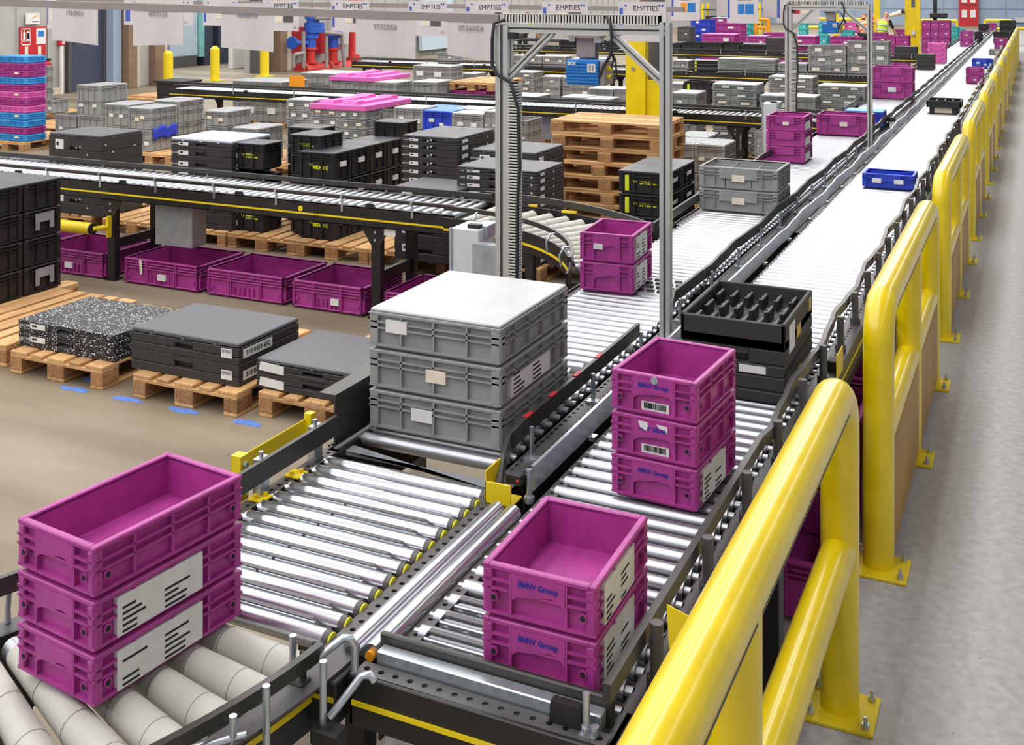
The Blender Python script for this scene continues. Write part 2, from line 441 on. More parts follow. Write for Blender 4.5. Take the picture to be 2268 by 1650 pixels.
    if sidelabel:
        sm = MB().box(X - e - 0.002, X + 0.0012, -d * .36, d * .2, h * .13, h * (.86 if sidelabel > 1 else .6))
        sn = pr.p('side_label', sm, 'white', 'white printed side label')
        if lod > 1:
            bm = MB(); rr = random.Random(seed)
            for r_ in range(5):
                for k in range(2):
                    y0 = -d * .33 + k * d * .27; z = h * (.17 + .11 * r_)
                    if rr.random() < .85: bm.box(X + 0.001, X + 0.0018, y0, y0 + d * rr.uniform(.08, .17), z, z + h * .045)
            pr.p('print', bm, 'ink', None, sn)
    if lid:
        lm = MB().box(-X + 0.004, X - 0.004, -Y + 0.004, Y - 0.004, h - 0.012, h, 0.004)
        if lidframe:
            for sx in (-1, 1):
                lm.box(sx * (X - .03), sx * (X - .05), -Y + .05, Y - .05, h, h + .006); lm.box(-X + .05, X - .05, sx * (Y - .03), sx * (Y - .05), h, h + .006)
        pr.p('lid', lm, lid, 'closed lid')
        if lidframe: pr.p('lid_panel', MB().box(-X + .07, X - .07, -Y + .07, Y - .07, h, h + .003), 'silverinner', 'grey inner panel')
    if div:
        zc = h - 0.03
        for i in range(1, 4): pr.p('divider', MB().box(-X + e, X - e, -Y + d * i / 4 - 0.003, -Y + d * i / 4 + 0.003, 0.02, zc), col)
        for i in range(1, 3): pr.p('divider', MB().box(-X + w * i / 3 - 0.003, -X + w * i / 3 + 0.003, -Y + e, Y - e, 0.02, zc), col)
    CACHE[key] = pr
    return pr
def foam(w, d, h, m='foam', lid=None, lab=1, seed=0, text=None, notch=True, dots=0):
    key = ('foam', round(w, 3), round(d, 3), round(h, 3), m, lid, lab, seed, text, notch, dots)
    if key in CACHE: return CACHE[key]
    pr = Proto(); X = w / 2; Y = d / 2; mb = MB(); g = min(0.006, h * 0.06)
    lt = min(0.03, h * 0.3) if lid else 0.0
    ht = h - lt
    mb.box(-X, X, -Y, Y, 0, ht * 0.42, 0.004)
    mb.box(-X + .008, X - .008, -Y + .008, Y - .008, ht * 0.42, ht * 0.42 + g)
    n0 = ht * 0.42 + g
    if notch:
        nw = min(0.07, w * .16); nh = min(0.035, ht * .3)
        mb.box(-X, X, -Y + .03, Y, n0, ht, 0.004)
        mb.box(-X, -nw, -Y, -Y + .03, n0, ht, 0.003); mb.box(nw, X, -Y, -Y + .03, n0, ht, 0.003)
        mb.box(-nw, nw, -Y, -Y + .03, n0 + nh, ht)
    else: mb.box(-X, X, -Y, Y, n0, ht, 0.004)
    pr.p('body', mb, m)
    if lid:
        lm = MB().box(-X + .003, X - .003, -Y + .003, Y - .003, ht + .003, h, 0.006)
        for i in range(3):
            lm.box(-X + w * (i + .6) / 3.4, -X + w * (i + .6) / 3.4 + .03, -Y + .001, -Y + .01, ht - .002, h - .004)
        pr.p('lid', lm, lid, 'grey lid')
    if lab:
        lm = MB(); lm.box(-X + w * .13, -X + w * .29, -Y - .0015, -Y + .001, ht * .45, ht * .86)
        if lab > 1: pr.p('side_label', MB().box(X - .001, X + .0015, -Y + d * .12, -Y + d * .27, ht * .4, ht * .85), 'white', 'white printed side label')
        ln = pr.p('label', lm, 'white', 'white printed label')
        pr.p('print', MB().box(-X + w * .15, -X + w * .20, -Y - .0022, -Y - .001, ht * .6, ht * .75), 'ink', None, ln)
        if text: pr.p('stencil', text_mesh(text, min(.03, ht * .3), 'white', (-X + w * .07, -Y - .0012, ht * .6)), 'white', 'white number')
    if dots:
        rr = random.Random(seed)
        for i in range(dots):
            x = rr.uniform(-.1, .45) * w; z = rr.uniform(.25, .8) * ht
            pr.p('sticker_remnant', MB().cyl((x, -Y - .0012, z), (x, -Y + .002, z), .011, n=8), 'greylid', 'pale sticker remnant')
        for i in range(dots):
            y = rr.uniform(-.4, .3) * d; z = rr.uniform(.25, .8) * ht
            pr.p('sticker_remnant', MB().cyl((X + .0012, y, z), (X - .002, y, z), .013, n=8), 'greylid', 'pale sticker remnant')
    CACHE[key] = pr
    return pr
def bklt(w, d, h, lid=True, tx=None, band=False, seed=0, sidelab=False):
    """black tote with flat lid, ribs and yellow stencils"""
    key = ('bklt', round(w, 3), round(d, 3), round(h, 3), lid, tx, band, seed, sidelab)
    if key in CACHE: return CACHE[key]
    base = klt(w, d, h, 'black', 1, None, 0, False, seed=seed + 500)
    pr = Proto(); pr.nodes = list(base.nodes); X = w / 2; Y = d / 2
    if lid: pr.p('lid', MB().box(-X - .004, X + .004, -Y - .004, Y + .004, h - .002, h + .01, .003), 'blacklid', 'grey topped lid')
    else: pass
    e = .014
    if tx:
        mb = MB(); mb.prism([(-w * .22, h * .62), (-w * .12, h * .62), (-w * .17, h * .46)], 'xz', -Y + e - .002, -Y + e + .001)
        tn = pr.p('warning_triangle', mb, 'yellowtext', 'yellow triangle')
        if tx == 'worn':   # worn two-line stencil, no longer legible
            sm = MB(); rr = random.Random(seed)
            for row, zz in enumerate((.56, .46)):
                x = -w * .08
                while x < w * (.18 if row == 0 else .28):
                    q = rr.uniform(.012, .028) * w; sm.box(x, x + q, -Y + e - .002, -Y + e + .001, h * zz, h * (zz + .06)); x += q + rr.choice((.006, .008, .03)) * w
            pr.p('stencil', sm, 'yellowtext', 'worn yellow stencil')
        else:
            me = text_mesh(tx, h * .17, 'yellowtext', (0, 0, 0), bold=.002)
            for v in me.vertices: v.co = Vector((-v.co.x + w * .1, v.co.y - Y + e - .002, -v.co.z + h * .5))   # stencilled upside down
            pr.p('stencil', me, 'yellowtext', 'yellow stencilled digits, upside down')
    if band: pr.p('tag', MB().box(-X + w * .13, -X + w * .21, -Y - .002, -Y + e, h * .15, h * .85), 'yellowtext', 'yellow vertical tag')
    if sidelab:
        pr.p('label', MB().box(X - e - .001, X + .001, -d * .1, d * .22, h * .5, h * .68), 'white', 'white label')
    CACHE[key] = pr
    return pr
def tub(w, d, h, seed=0):
    key = ('tub', round(w, 3), round(d, 3), round(h, 3), seed)
    if key in CACHE: return CACHE[key]
    pr = Proto(); X = w / 2; Y = d / 2; e = .02; t = .008; mb = MB()
    mb.box(-X + .03, X - .03, -Y + .03, Y - .03, 0, .02, .004)
    for s in (-1, 1):
        mb.box(s * (X - e), s * (X - e - t), -Y + e, Y - e, .012, h); mb.box(-X + e, X - e, s * (Y - e), s * (Y - e - t), .012, h)
        for z, hh in ((h - .012, .012), (h - .036, .006), (h - .058, .006), (h - .08, .006), (.02, .008)):
            mb.box(s * X, s * (X - e - t), -Y, Y, z, z + hh, .002); mb.box(-X, X, s * Y, s * (Y - e - t), z, z + hh, .002)
        for x in (-.46, -.2, -.18, .18, .2, .46):
            mb.box(x * w - .004, x * w + .004, s * Y, s * (Y - e - .001), .02, h - .01)
            mb.box(s * X, s * (X - e - .001), x * d - .004, x * d + .004, .02, h - .01)
        for x in (-.13, -.07, -.01, .05, .11): mb.box(x * w - .003, x * w + .003, s * (Y - .004), s * (Y - e - .001), .03, h * .45)
    pr.p('body', mb, 'purple')
    for s in (-1, 1): pr.p('peg', MB().cyl((s * .42 * w, -Y + .002, h * .35), (s * .42 * w, -Y + e, h * .35), .012, n=10), 'purple')
    if seed % 3 != 2: pr.p('label', MB().box(-.08 * w + seed * .03, .03 * w + seed * .03, -Y - .0012, -Y + e, h * .28, h * .5), 'white', 'white label')
    CACHE[key] = pr
    return pr
# ---------------------------------------------------------------- pallets
def pallet_proto(along='y', L=1.2, Wd=0.8, tone=''):
    key = ('pal', along, L, Wd)
    if key in CACHE: return CACHE[key]
    pr = Proto()
    sw = (lambda a, b, c, d, e, f: MB().box(c, d, a, b, e, f, .004)) if along == 'y' else (lambda a, b, c, d, e, f: MB().box(a, b, c, d, e, f, .004))
    wl, wc = ('wood_y', 'wood_x') if along == 'y' else ('wood_x', 'wood_y')
    ws = [.145, .1, .145, .1, .145]; gap = (Wd - sum(ws)) / 4; c = -Wd / 2
    for q in ws: pr.p('deck_board', sw(-L / 2, L / 2, c, c + q, .122, .144), wl); c += q + gap
    for a in (-L / 2, -.0725, L / 2 - .145): pr.p('cross_board', sw(a, a + .145, -Wd / 2, Wd / 2, .1, .122), wc)
    for a in (-L / 2, -.0725, L / 2 - .145):
        for b in (-Wd / 2, -.0725, Wd / 2 - .1): pr.p('block', sw(a, a + .145, b, b + (.145 if b == -.0725 else .1), .022, .1), 'wood_block')
    for b in (-Wd / 2, -.0725, Wd / 2 - .1): pr.p('bottom_board', sw(-L / 2, L / 2, b, b + (.145 if b == -.0725 else .1), 0, .022), wl)
    CACHE[key] = pr
    return pr
PALS = []; NEED = []
def pallet(x, y, z, label, along='y', rz=0, group='wooden pallets', L=1.2, Wd=.8):
    a_, b_ = (Wd, L) if along == 'y' else (L, Wd)
    if z < .2: PALS.append((x - a_ / 2, x + a_ / 2, y - b_ / 2, y + b_ / 2))
    return inst(pallet_proto(along, L, Wd), 'wooden_pallet', label, 'pallet', (x, y, z), rz, group)
ORD = ['topmost', 'second from top', 'third from top', 'fourth from top', 'fifth from top', 'sixth from top', 'seventh from top', 'eighth from top', 'ninth from top', 'tenth from top', 'eleventh from top', 'twelfth from top']
def stack(fn, name, cat, what, where, x, y, z0, n, h, rz=0, group=None, extra=0.0):
    """n things one on another; fn(k) gives the prototype of the k-th from below; where tells the stack apart"""
    res = []
    for k in range(n):
        if n == 1: lab = f'{what} {where}'
        else:
            r = n - 1 - k
            o = 'lowest' if k == 0 else ('topmost' if r == 0 else ORD[r])
            lab = f'{what}, {o} in the stack {where}'
        res.append(inst(fn(k, k == n - 1), name, lab, cat, (x, y, z0 + k * (h + extra)), rz, group or (what + 's ' + where)))
    return res
def spx(fn, name, cat, what, where, near, left, Y, d, n, z0=None, h=None, w=None, rz=0, group=None):
    """a stack whose front right top corner stands at a measured point in the row at distance Y"""
    x1, zt = WY(near[0], near[1], Y)
    x0 = WY(left, 0, Y)[0] if w is None else x1 - w
    if z0 == .144: NEED.append((x0, x1, Y, Y + d, what, where))
    if h is None: h = (zt - z0) / n
    if z0 is None: z0 = zt - n * h
    stack(lambda k, t: fn(x1 - x0, d, h, k, t), name, cat, what, where, (x0 + x1) / 2, Y + d / 2, z0, n, h, rz, group)
    return x0, x1, zt
# ================================================================ the hall
struct('floor', MB().box(-40, 20, -3, 90, -0.2, 0), 'concrete')
ZR = 0.82      # height of the roller tops
def yr(u): return WX(u, 100, -21.4)[0]
WXL = -21.4
ce = MB().box(-40, 20, -8, 90, 8.6, 8.8)
for i in range(24): ce.box(-40, 20, -8 + 4.1 * i, -7.75 + 4.1 * i, 8.2, 8.6)
struct('ceiling', ce, 'ceilingwhite')
wall = MB()
wall.box(WXL - .2, WXL, 6, yr(350), 0, 5.5); wall.box(WXL - .2, WXL, yr(552), 84, 0, 5.5); wall.box(WXL - .2, WXL, yr(350), yr(552), 3.4, 5.5)
for i in range(int((84 - 6) / 0.9)):
    y = 6 + .9 * i
    if not (yr(350) - .1 < y < yr(552) + .1): wall.box(WXL, WXL + .035, y, y + .06, 0, 5.5)
struct('wall_left', wall, 'wallpanel')
bw = MB(); bw.box(-24, 30, 84, 84.3, 0, 9)
for i in range(27): bw.box(-24 + 2.0 * i, -23.93 + 2.0 * i, 83.93, 84, 0, 9)
for z in (1.2, 2.9, 4.6): bw.box(-24, 30, 83.95, 84, z, z + .05)
struct('wall_back', bw, 'bluegrey')
struct('trim_1', MB().box(WXL, WXL + .12, 8, yr(130), 0, .15), 'beige')
# grey door in the left wall
d1 = struct('door_1', MB().box(WXL, WXL + .08, yr(152), yr(222), 0, 2.55), 'doorgrey')
part('door_handle', MB().box(WXL + .08, WXL + .12, yr(157), yr(160), 1.25, 1.75), 'white', d1)
part('door_frame', MB().box(WXL, WXL + .12, yr(144), yr(151), 0, 2.7).box(WXL, WXL + .12, yr(222), yr(228), 0, 2.7), 'groove', d1)
# columns by the wall
def column(name, label, u0, u1, m, x=WXL + .05, dx=.3, h=5.5, z0=0):
    o = link(name, MB().box(x, x + dx, yr(u0), yr(u1), z0, h, .01).mesh(name, m)); tag(o, label, 'column')
column('steel_column', 'light blue-grey steel upright beside the dark grey door', 228, 247, 'bluegrey')
column('steel_column', 'brown steel column right of the dark grey door', 249, 269, 'brown', dx=.5)
column('steel_column', 'narrow beige upright attached right of the brown column', 271, 281, 'beige', dx=.4)
column('wall_post', 'pale post between the columns and the loading opening', 286, 311, 'wallpanel', dx=.25)
column('steel_column', 'brown column at the left edge of the loading opening', 312, 334, 'brown', dx=.45)
column('wall_post', 'beige post beside the bright loading opening', 338, 349, 'beige', dx=.3)
column('steel_column', 'dark grey column at the right of the loading opening', 553, 566, 'darkgrey', dx=.3)
column('steel_column', 'brown column left of the red cabinet', 592, 607, 'brown', dx=.45)
column('wall_post', 'beige post between brown column and red pipework', 608, 617, 'beige', dx=.45)
# loading bay beyond the opening
def yx(u, X): return WX(u, 100, X)[0]
struct('wall_bay', MB().box(-33, -32.8, 15, 62, 0, 5.5), 'white')
XB = -25.0
yb = yx(410, XB)
t = thing('freight_container', 'pale blue-grey container standing in the loading bay', 'container', (XB, yb, 0))
part('body', MB().box(-2.0, 0, yx(378, XB) - yb, yx(438, XB) - yb, .35, 3.3, .02), 'palecladding', t)
part('corner_post', MB().box(-.1, .06, yx(439, XB) - yb, yx(450, XB) - yb, .3, 3.3), 'tealrust', t, 'rusty turquoise corner post')
part('skid', MB().box(-2, 0, yx(380, XB) - yb, yx(436, XB) - yb, 0, .35), 'darkgrey', t)
o = link('dark_crate_stack', MB().box(-26, XB, yx(453, XB), yx(472, XB), 0, 1.75, .02).mesh('dark_crate_stack', 'doorgrey')); tag(o, 'tall dark block of crates behind the pale yellow bollard', 'crates')
o = link('white_crate_stack', MB().box(-26, XB, yx(453, XB), yx(486, XB), 1.75, 2.4, .02).mesh('white_crate_stack', 'cabinet')); tag(o, 'white crates on top of the dark block in the bay', 'crates')
ys_ = yx(500, XB)
t = thing('tagged_crate_stack', 'dark crate stack with yellow tags in the loading bay', 'crates', (XB, ys_, 0))
part('body', MB().box(-.9, 0, yx(485, XB) - ys_, yx(514, XB) - ys_, 0, 1.75, .02), 'doorgrey', t)
for k in range(7): part('tag', MB().box(0, .01, yx(506, XB) - ys_, yx(514, XB) - ys_, .2 + .22 * k, .32 + .22 * k), 'yellowtext', t, 'yellow tag')
o = link('white_panel_door', MB().box(-23.2, -23.0, yx(516, -23), yx(551, -23), 0, 2.8, .02).mesh('white_panel_door', 'white')); tag(o, 'white panel door standing open in the loading bay', 'door')
o = link('crate_rack', MB().box(-25.8, XB, yx(350, XB), yx(364, XB), 0, 2.2, .02).mesh('crate_rack', 'purple')); tag(o, 'purple crates stacked in the bay left of the yellow bollard', 'crates')
for u, lab in ((372, 'yellow bollard left in the loading opening'), (476, 'pale yellow bollard right in the loading opening'), (586, 'yellow bollard in front of the brown column')):
    x = -20.55 if u < 580 else -20.3
    y, _ = WX(u, 180, x)
    t = thing('bollard', lab, 'bollard', (x, y, 0), 0, 'yellow bollards at the loading opening')
    h = WX(u, 112 if u < 400 else (102 if u < 500 else 95), x)[1]
    part('post', MB().cyl((0, 0, .02), (0, 0, h - .08), .13, n=16).cyl((0, 0, h - .08), (0, 0, h), .13, .05, 16), 'yellowpaint', t)
    part('base_plate', MB().box(-.2, .2, -.2, .2, 0, .02), 'yellowpaint', t)
# fire point on the left wall
def wallbox(name, label, cat, u0, u1, v0, v1, m, dx=.04, off=0.0):
    y0 = yr(u0); y1 = yr(u1); X = WXL + .04 + off
    z1 = WX((u0 + u1) / 2, v0, X)[1]; z0 = WX((u0 + u1) / 2, v1, X)[1]
    t = thing(name, label, cat, (X, (y0 + y1) / 2, z0)); hw = (y1 - y0) / 2
    part('panel', MB().box(0, dx, -hw, hw, 0, z1 - z0, .004), m, t)
    return t, hw, z1 - z0, dx
t, hw, hh, dx = wallbox('fire_point_board', 'red fire point board with white pictograms on the left wall', 'sign', 39, 97, 59, 200, 'red')
pm = MB(); y0 = -hw * .9; 
pm.box(dx, dx + .004, -hw * .92, -hw * .2, hh * .71, hh * .73).box(dx, dx + .004, -hw * .92, -hw * .2, hh * .96, hh * .975).box(dx, dx + .004, -hw * .92, -hw * .88, hh * .71, hh * .975).box(dx, dx + .004, -hw * .24, -hw * .2, hh * .71, hh * .975).box(dx, dx + .004, -hw * .92, -hw * .2, hh * .775, hh * .785)
pm.box(dx, dx + .004, -hw * .78, -hw * .6, hh * .8, hh * .92).box(dx, dx + .004, -hw * .72, -hw * .66, hh * .92, hh * .95)
for k in range(4): pm.cyl((dx, -hw * .4, hh * (.81 + .03 * k)), (dx + .004, -hw * .4, hh * (.81 + .03 * k)), .05, n=6)
part('pictogram', pm, 'white', t, 'white fire extinguisher pictogram')
part('notice', MB().box(dx, dx + .004, hw * .22, hw * .95, hh * .72, hh * .97), 'white', t, 'white notice with blue picture')
part('notice_picture', MB().box(dx + .004, dx + .006, hw * .35, hw * .8, hh * .84, hh * .93), 'scannerblue', t)
part('strip', MB().box(dx, dx + .004, -hw * .65, -hw * .4, hh * .55, hh * .69).box(dx, dx + .004, hw * .35, hw * .6, hh * .55, hh * .69), 'cream', t)
t, hw, hh, dx = wallbox('wall_notice', 'white notice with a yellow mark above the red fire board', 'sign', 53, 83, 29, 54, 'white')
part('yellow_mark', MB().prism([(-.05 * 1, hh * .45), (hw * .6, hh * .75), (hw * .7, hh * .9), (0, hh * .62)], 'yz', dx, dx + .004), 'orangecap', t)
part('dark_bar', MB().box(dx, dx + .004, -hw * .2, hw * .75, hh * .2, hh * .28), 'ink', t)
t, hw, hh, dx = wallbox('alarm_box', 'small red alarm box at the top of a thin pipe', 'alarm', 124, 136, 88, 101, 'red', .1)
part('label', MB().box(dx, dx + .004, -hw * .3, hw * .6, hh * .3, hh * .7), 'white', t)
part('pipe', MB().cyl((.05, 0, -2.0), (.05, 0, 0), .05, n=8), 'white', t, 'white conduit')
for u, v0, v1, lab, off in ((90, 131, 186, 'red fire extinguisher hanging right of the red board', .2), (66, 130, 186, 'red fire extinguisher partly hidden by a grey crate', .2)):
    y = yr(u); z1 = WX(u, v0, WXL + .2)[1]; z0 = WX(u, v1, WXL + .2)[1]; H_ = z1 - z0
    t = thing('fire_extinguisher', lab, 'fire extinguisher', (WXL + off, y, z0))
    part('cylinder', MB().cyl((0, 0, .06), (0, 0, H_ * .8), .12, n=16).cyl((0, 0, H_ * .8), (0, 0, H_ * .9), .12, .04, 16), 'red', t)
    part('valve', MB().box(-.03, .03, -.06, .1, H_ * .9, H_), 'ink', t)
    part('base', MB().cyl((0, 0, 0), (0, 0, .07), .125, n=16), 'ink', t)
    part('label', MB().box(.115, .125, -.06, .08, H_ * .35, H_ * .6), 'cream', t)
# sprinkler valve set
X0 = -20.6
def pz(u, v, x=X0): y, z = WX(u, v, x); return (x, y, z)
t = thing('sprinkler_manifold', 'red and blue sprinkler valve pipework beside the wall', 'pipework')
pp = MB(); pp.tube([pz(662, 156), pz(700, 153), pz(745, 150), pz(772, 147), pz(781, 142), pz(784, 130), pz(786, 60), pz(786, 0)], .19, 14)
part('main_pipe', pp, 'pipered', t)
for u, v in ((669, 156), (725, 151), (784, 131)):
    p = Vector(pz(u, v)); dv = Vector((0, 1, 0)) if v > 140 else Vector((0, 0, 1)); part('flange', MB().cyl(p - dv * .06, p + dv * .06, .26, n=14), 'rustred', t)
for u in (688, 738):
    part('riser', MB().cyl(pz(u, 148), pz(u, 106), .14, n=12).cyl(pz(u, 140), pz(u, 135), .22, n=12).cyl(pz(u, 110), pz(u, 105), .22, n=12), 'pipered', t)
    part('valve', MB().cyl(pz(u, 105), pz(u, 82), .17, n=12).cyl(pz(u, 84), pz(u, 78), .24, n=12).cyl(pz(u + 5, 78), pz(u + 5, 42), .2 if u < 700 else .14, n=12).cyl(pz(u + 8, 72), pz(u + 8, 50), .32 if u < 700 else .18, n=12).cyl(pz(u + 5, 42), pz(u + 5, 34), .26, n=12), 'valveblue', t, 'blue valve body')
part('handwheel', MB().cyl(pz(646, 95), pz(649, 95), .2, n=12).cyl(pz(649, 95), pz(680, 95), .07, n=8), 'valveblue', t)
for a, b_ in (((672, 150), (672, 70)), ((723, 150), (723, 80)), ((718, 72), (757, 76)), ((762, 148), (757, 76)), ((700, 40), (735, 40)), ((650, 122), (675, 116)), ((650, 148), (650, 122))):
    part('thin_pipe', MB().cyl(pz(*a, X0 + .3), pz(*b_, X0 + .3), .06, n=8), 'bracket', t)
tt, hw, hh, dx = wallbox('red_cabinet', 'red cabinet on the wall left of the blue valves', 'cabinet', 625, 662, 60, 120, 'red', .25)
tt, hw, hh, dx = wallbox('red_cabinet', 'red cabinet on the wall behind the blue valves', 'cabinet', 694, 711, 70, 118, 'red', .25)
tt, hw, hh, dx = wallbox('switch_box', 'pale grey switch box between blue valve and red standpipe', 'box', 745, 766, 68, 98, 'cabinet', .2)
o = link('cladding_panel', MB().box(-21.3, -21.15, yr(922), yr(990), 0.2, 2.6).mesh('cladding_panel', 'palecladding')); tag(o, 'pale blue ribbed panel between two hanging paper signs', 'panel')
# far red double door, gate rails and tall machine
def bx_px(u0, u1, v0, v1, Y, dy, b=.02):
    x0, z1 = WY(u0, v0, Y); x1, z0 = WY(u1, v1, Y); x1b = x1
    return MB().box(x0, x1, Y, Y + dy, max(0, z0), z1, b), x0, x1, max(0, z0), z1
mb, x0, x1, z0, z1 = bx_px(2124, 2167, 12, 60, 83.6, .3)
d2 = struct('door_2', MB().box(x0, x1, 83.6, 83.9, 0, z1), 'red')
wd = x1 - x0
for xa in (x0 + .14 * wd, x1 - .42 * wd): part('window_notice', MB().box(xa, xa + .28 * wd, 83.57, 83.6, z1 - .83, z1 - .30), 'white', d2, 'white paper on the door leaf')
part('door_gap', MB().box((x0 + x1) / 2 - .012, (x0 + x1) / 2 + .012, 83.585, 83.6, 0, z1), 'rustred', d2)
part('upper_panel', MB().box(x0, x1, 83.6, 83.9, z1 + .08, z1 + 1.4), 'red', d2)
for xa in (x0 + .14 * wd, x1 - .42 * wd): part('upper_notice', MB().box(xa, xa + .28 * wd, 83.57, 83.6, z1 + .2, z1 + .8), 'white', d2)
struct('window_1', MB().box(*[WY(u, 0, 83.7)[0] for u in (2248, 2290)], 83.7, 83.95, .3, WY(2250, 38, 83.7)[1]), 'cabinet')
# ================================================================ conveyors running away from the viewer
def roller_mesh(axis, L, r=.025, n=12, name='roller', m='steel'):
    mb = MB(); d = Vector((1, 0, 0)) if axis == 'x' else Vector((0, 1, 0))
    mb.cyl(d * 0.0, d * L, r, n=n); mb.cyl(d * -.02, d * 0.0, r * .55, n=8, caps=False); mb.cyl(d * L, d * (L + .02), r * .55, n=8, caps=False)
    return mb.mesh(name, m)
def run_rollers(t, me, pts, rest=None):
    for p in pts:
        o = link('roller', me, t); o.location = p
def waved(x, y0, y1, z, amp, per=.9, step=.11, ph=0):
    n = int((y1 - y0) / step); out = []
    for i in range(n + 1):
        y = y0 + (y1 - y0) * i / n; s = (((y + ph) / per) % 1.0)
        out.append((x + amp * (math.cos(2 * math.pi * s) ** 3), y, z))
    return out
PITCH = .083
YEND = 50.0
# --- right-hand line
RX0, RX1 = -1.475, -.905
t = thing('roller_conveyor', 'long right-hand roller conveyor running beside the yellow barrier', 'conveyor')
rm = roller_mesh('x', RX1 - RX0)
ys = [2.50 + .0835 * i for i in range(700) if 2.50 + .0835 * i < YEND]
run_rollers(t, rm, [(RX0, y, ZR - .025) for y in ys[:99]])
mb = MB()
for y in ys[99:]: mb.cyl((RX0, y, ZR - .025), (RX1, y, ZR - .025), .025, n=8)
part('rollers_beyond', mb, 'steel', t, kind='stuff')
mb = MB(); mb.box(-.81, -.80, 2.34, YEND, .66, .80); mb.box(-.89, -.885, 2.34, YEND, .66, .80); mb.box(-.885, -.81, 8, YEND, .795, .80)
mb.box(-.81, -.79, 2.34, YEND, .66, .665)
part('side_frame', mb, 'frame', t, 'black outer side frame')
part('hole_strip', MB().perf('y', 2.36, 8.0, -.885, -.81, .80, .045, .0085), 'perf', t, 'perforated outer flange')
part('stripe', MB().box(-.80, -.797, 2.4, YEND, .725, .738), 'yellowpaint', t, 'thin yellow stripe')
mb = MB(); mb.box(-1.555, -1.545, 3.4, YEND, .62, .80); mb.box(-1.545, -1.49, 8, YEND, .785, .79); mb.box(-1.495, -1.488, 2.4, YEND, .62, .80)
part('side_frame', mb, 'frame', t, 'black inner side frame')
part('hole_strip', MB().perf('y', 2.42, 8.0, -1.50, -1.455, .805, .04, .008), 'perf', t, 'perforated inner flange')
part('guide_rail', MB().tube([(-.872, 2.36, .925), (-.872, 3.9, .925)] + waved(-.872, 4.0, 24, .925, .015, 1.05, ph=.2), .02, rect=(.010, .021)), 'rail', t, 'black wavy outer guide rail')
part('guide_rail', MB().tube(waved(-.872, 24.1, YEND, .925, .02, 1.05, .26), .02, rect=(.010, .021)), 'rail', t, 'black wavy outer guide rail')
part('guide_rail', MB().tube([(-1.525, 3.42, .87), (-1.525, 7.4, .87)] + waved(-1.525, 7.6, 24, .87, .013, 1.5), .02, rect=(.006, .04)), 'zinc', t, 'galvanised inner guide rail')
part('guide_rail', MB().tube(waved(-1.525, 24.1, YEND, .87, .02, 1.5, .26), .02, rect=(.006, .04)), 'zinc', t, 'galvanised inner guide rail')
for i in range(26):
    y = 2.62 + .47 * i
    part('rail_post', MB().cyl((-.838, y, .80), (-.838, y, .96), .017, n=8).cyl((-.838, y, .80), (-.838, y, .83), .026, n=8), 'perf', t)
for i in range(12):
    y = 4 + .75 * i
    part('rail_bracket', MB().cyl((-1.545, y, .79), (-1.545, y, .87), .008, n=6).box(-1.56, -1.52, y - .02, y + .02, .785, .80), 'zinc', t)
for y in (4.0, 7.2, 10.4, 13.6, 16.8, 20):
    mb = MB(); mb.box(-.89, -.82, y - .04, y + .04, 0.01, .66); mb.box(-.93, -.78, y - .07, y + .07, 0, .01)
    part('leg', mb, 'frame', t)
    part('leg', MB().box(-1.56, -1.49, y - .04, y + .04, 0, .66), 'frame', t)
part('gap_dark_plate', MB().box(RX0, RX1, 2.9, YEND, .73, .735), 'frame', t)  # dark sheet added under the rollers to darken the gaps between them
# front end: beam, stop rail and bumper
mb = MB(); mb.box(-1.54, -.86, 2.335, 2.347, .685, .812, .003); mb.box(-1.54, -.86, 2.347, 2.40, .685, .69); mb.box(-1.54, -1.53, 2.335, 2.5, .685, .80); mb.box(-.872, -.86, 2.335, 2.5, .685, .80)
part('front_beam', mb, 'frame', t, 'black front end beam')
part('hole_strip', MB().perf('x', -1.53, -.872, 2.347, 2.395, .812, .04, .0085), 'perf', t, 'perforated front flange')
part('front_stripe', MB().box(-1.53, -.87, 2.331, 2.335, .738, .750), 'yellowpaint', t, 'yellow stripe on the front beam')
part('stop_rail', MB().box(-1.50, -.90, 2.400, 2.436, .80, .842, .003), 'zinc', t, 'galvanised stop rail')
part('bumper', MB().box(-1.515, -.885, 2.438, 2.455, .79, .865, .004), 'rail', t, 'black bumper strip')
part('rail_clip', MB().prism([(-1.02, .80), (-1.015, .862), (-.945, .862), (-.935, .80)], 'xz', 2.375, 2.40), 'sensor', t, 'black clip')
mb = MB().cyl((-.925, 2.372, .80), (-.925, 2.372, .905), .0085, n=10).cyl((-.925, 2.372, .80), (-.925, 2.372, .83), .013, n=8).box(-.94, -.90, 2.36, 2.385, .803, .815).cyl((-.905, 2.372, .815), (-.905, 2.372, .835), .011, n=6)
part('clamp_rod', mb, 'zinc', t)
# pop-up belts between the first rollers
for k, y in enumerate((2.54, 2.625, 2.71)):
    mb = MB().box(-1.45, -.93, y + .005, y + .013, .76, .812, .003)
    tp = part('transfer_plate', mb, 'zinc', t, 'pale steel plate with wheel bolts')
    for i in range(9): part('wheel_bolt', MB().cyl((-1.43 + .06 * i, y + .006, .788), (-1.43 + .06 * i, y + .001, .788), .014, n=12).cyl((-1.43 + .06 * i, y + .002, .788), (-1.43 + .06 * i, y - .002, .788), .006, n=6), 'steel', tp)
    part('belt', MB().tube([(-1.455, y + .026, .80), (-1.44, y + .026, .822), (-.94, y + .026, .822), (-.925, y + .026, .80), (-.94, y + .026, .77)], .01, rect=(.003, .009), up=(0, 1, 0)), 'belt', t, 'dark grey transfer belt')
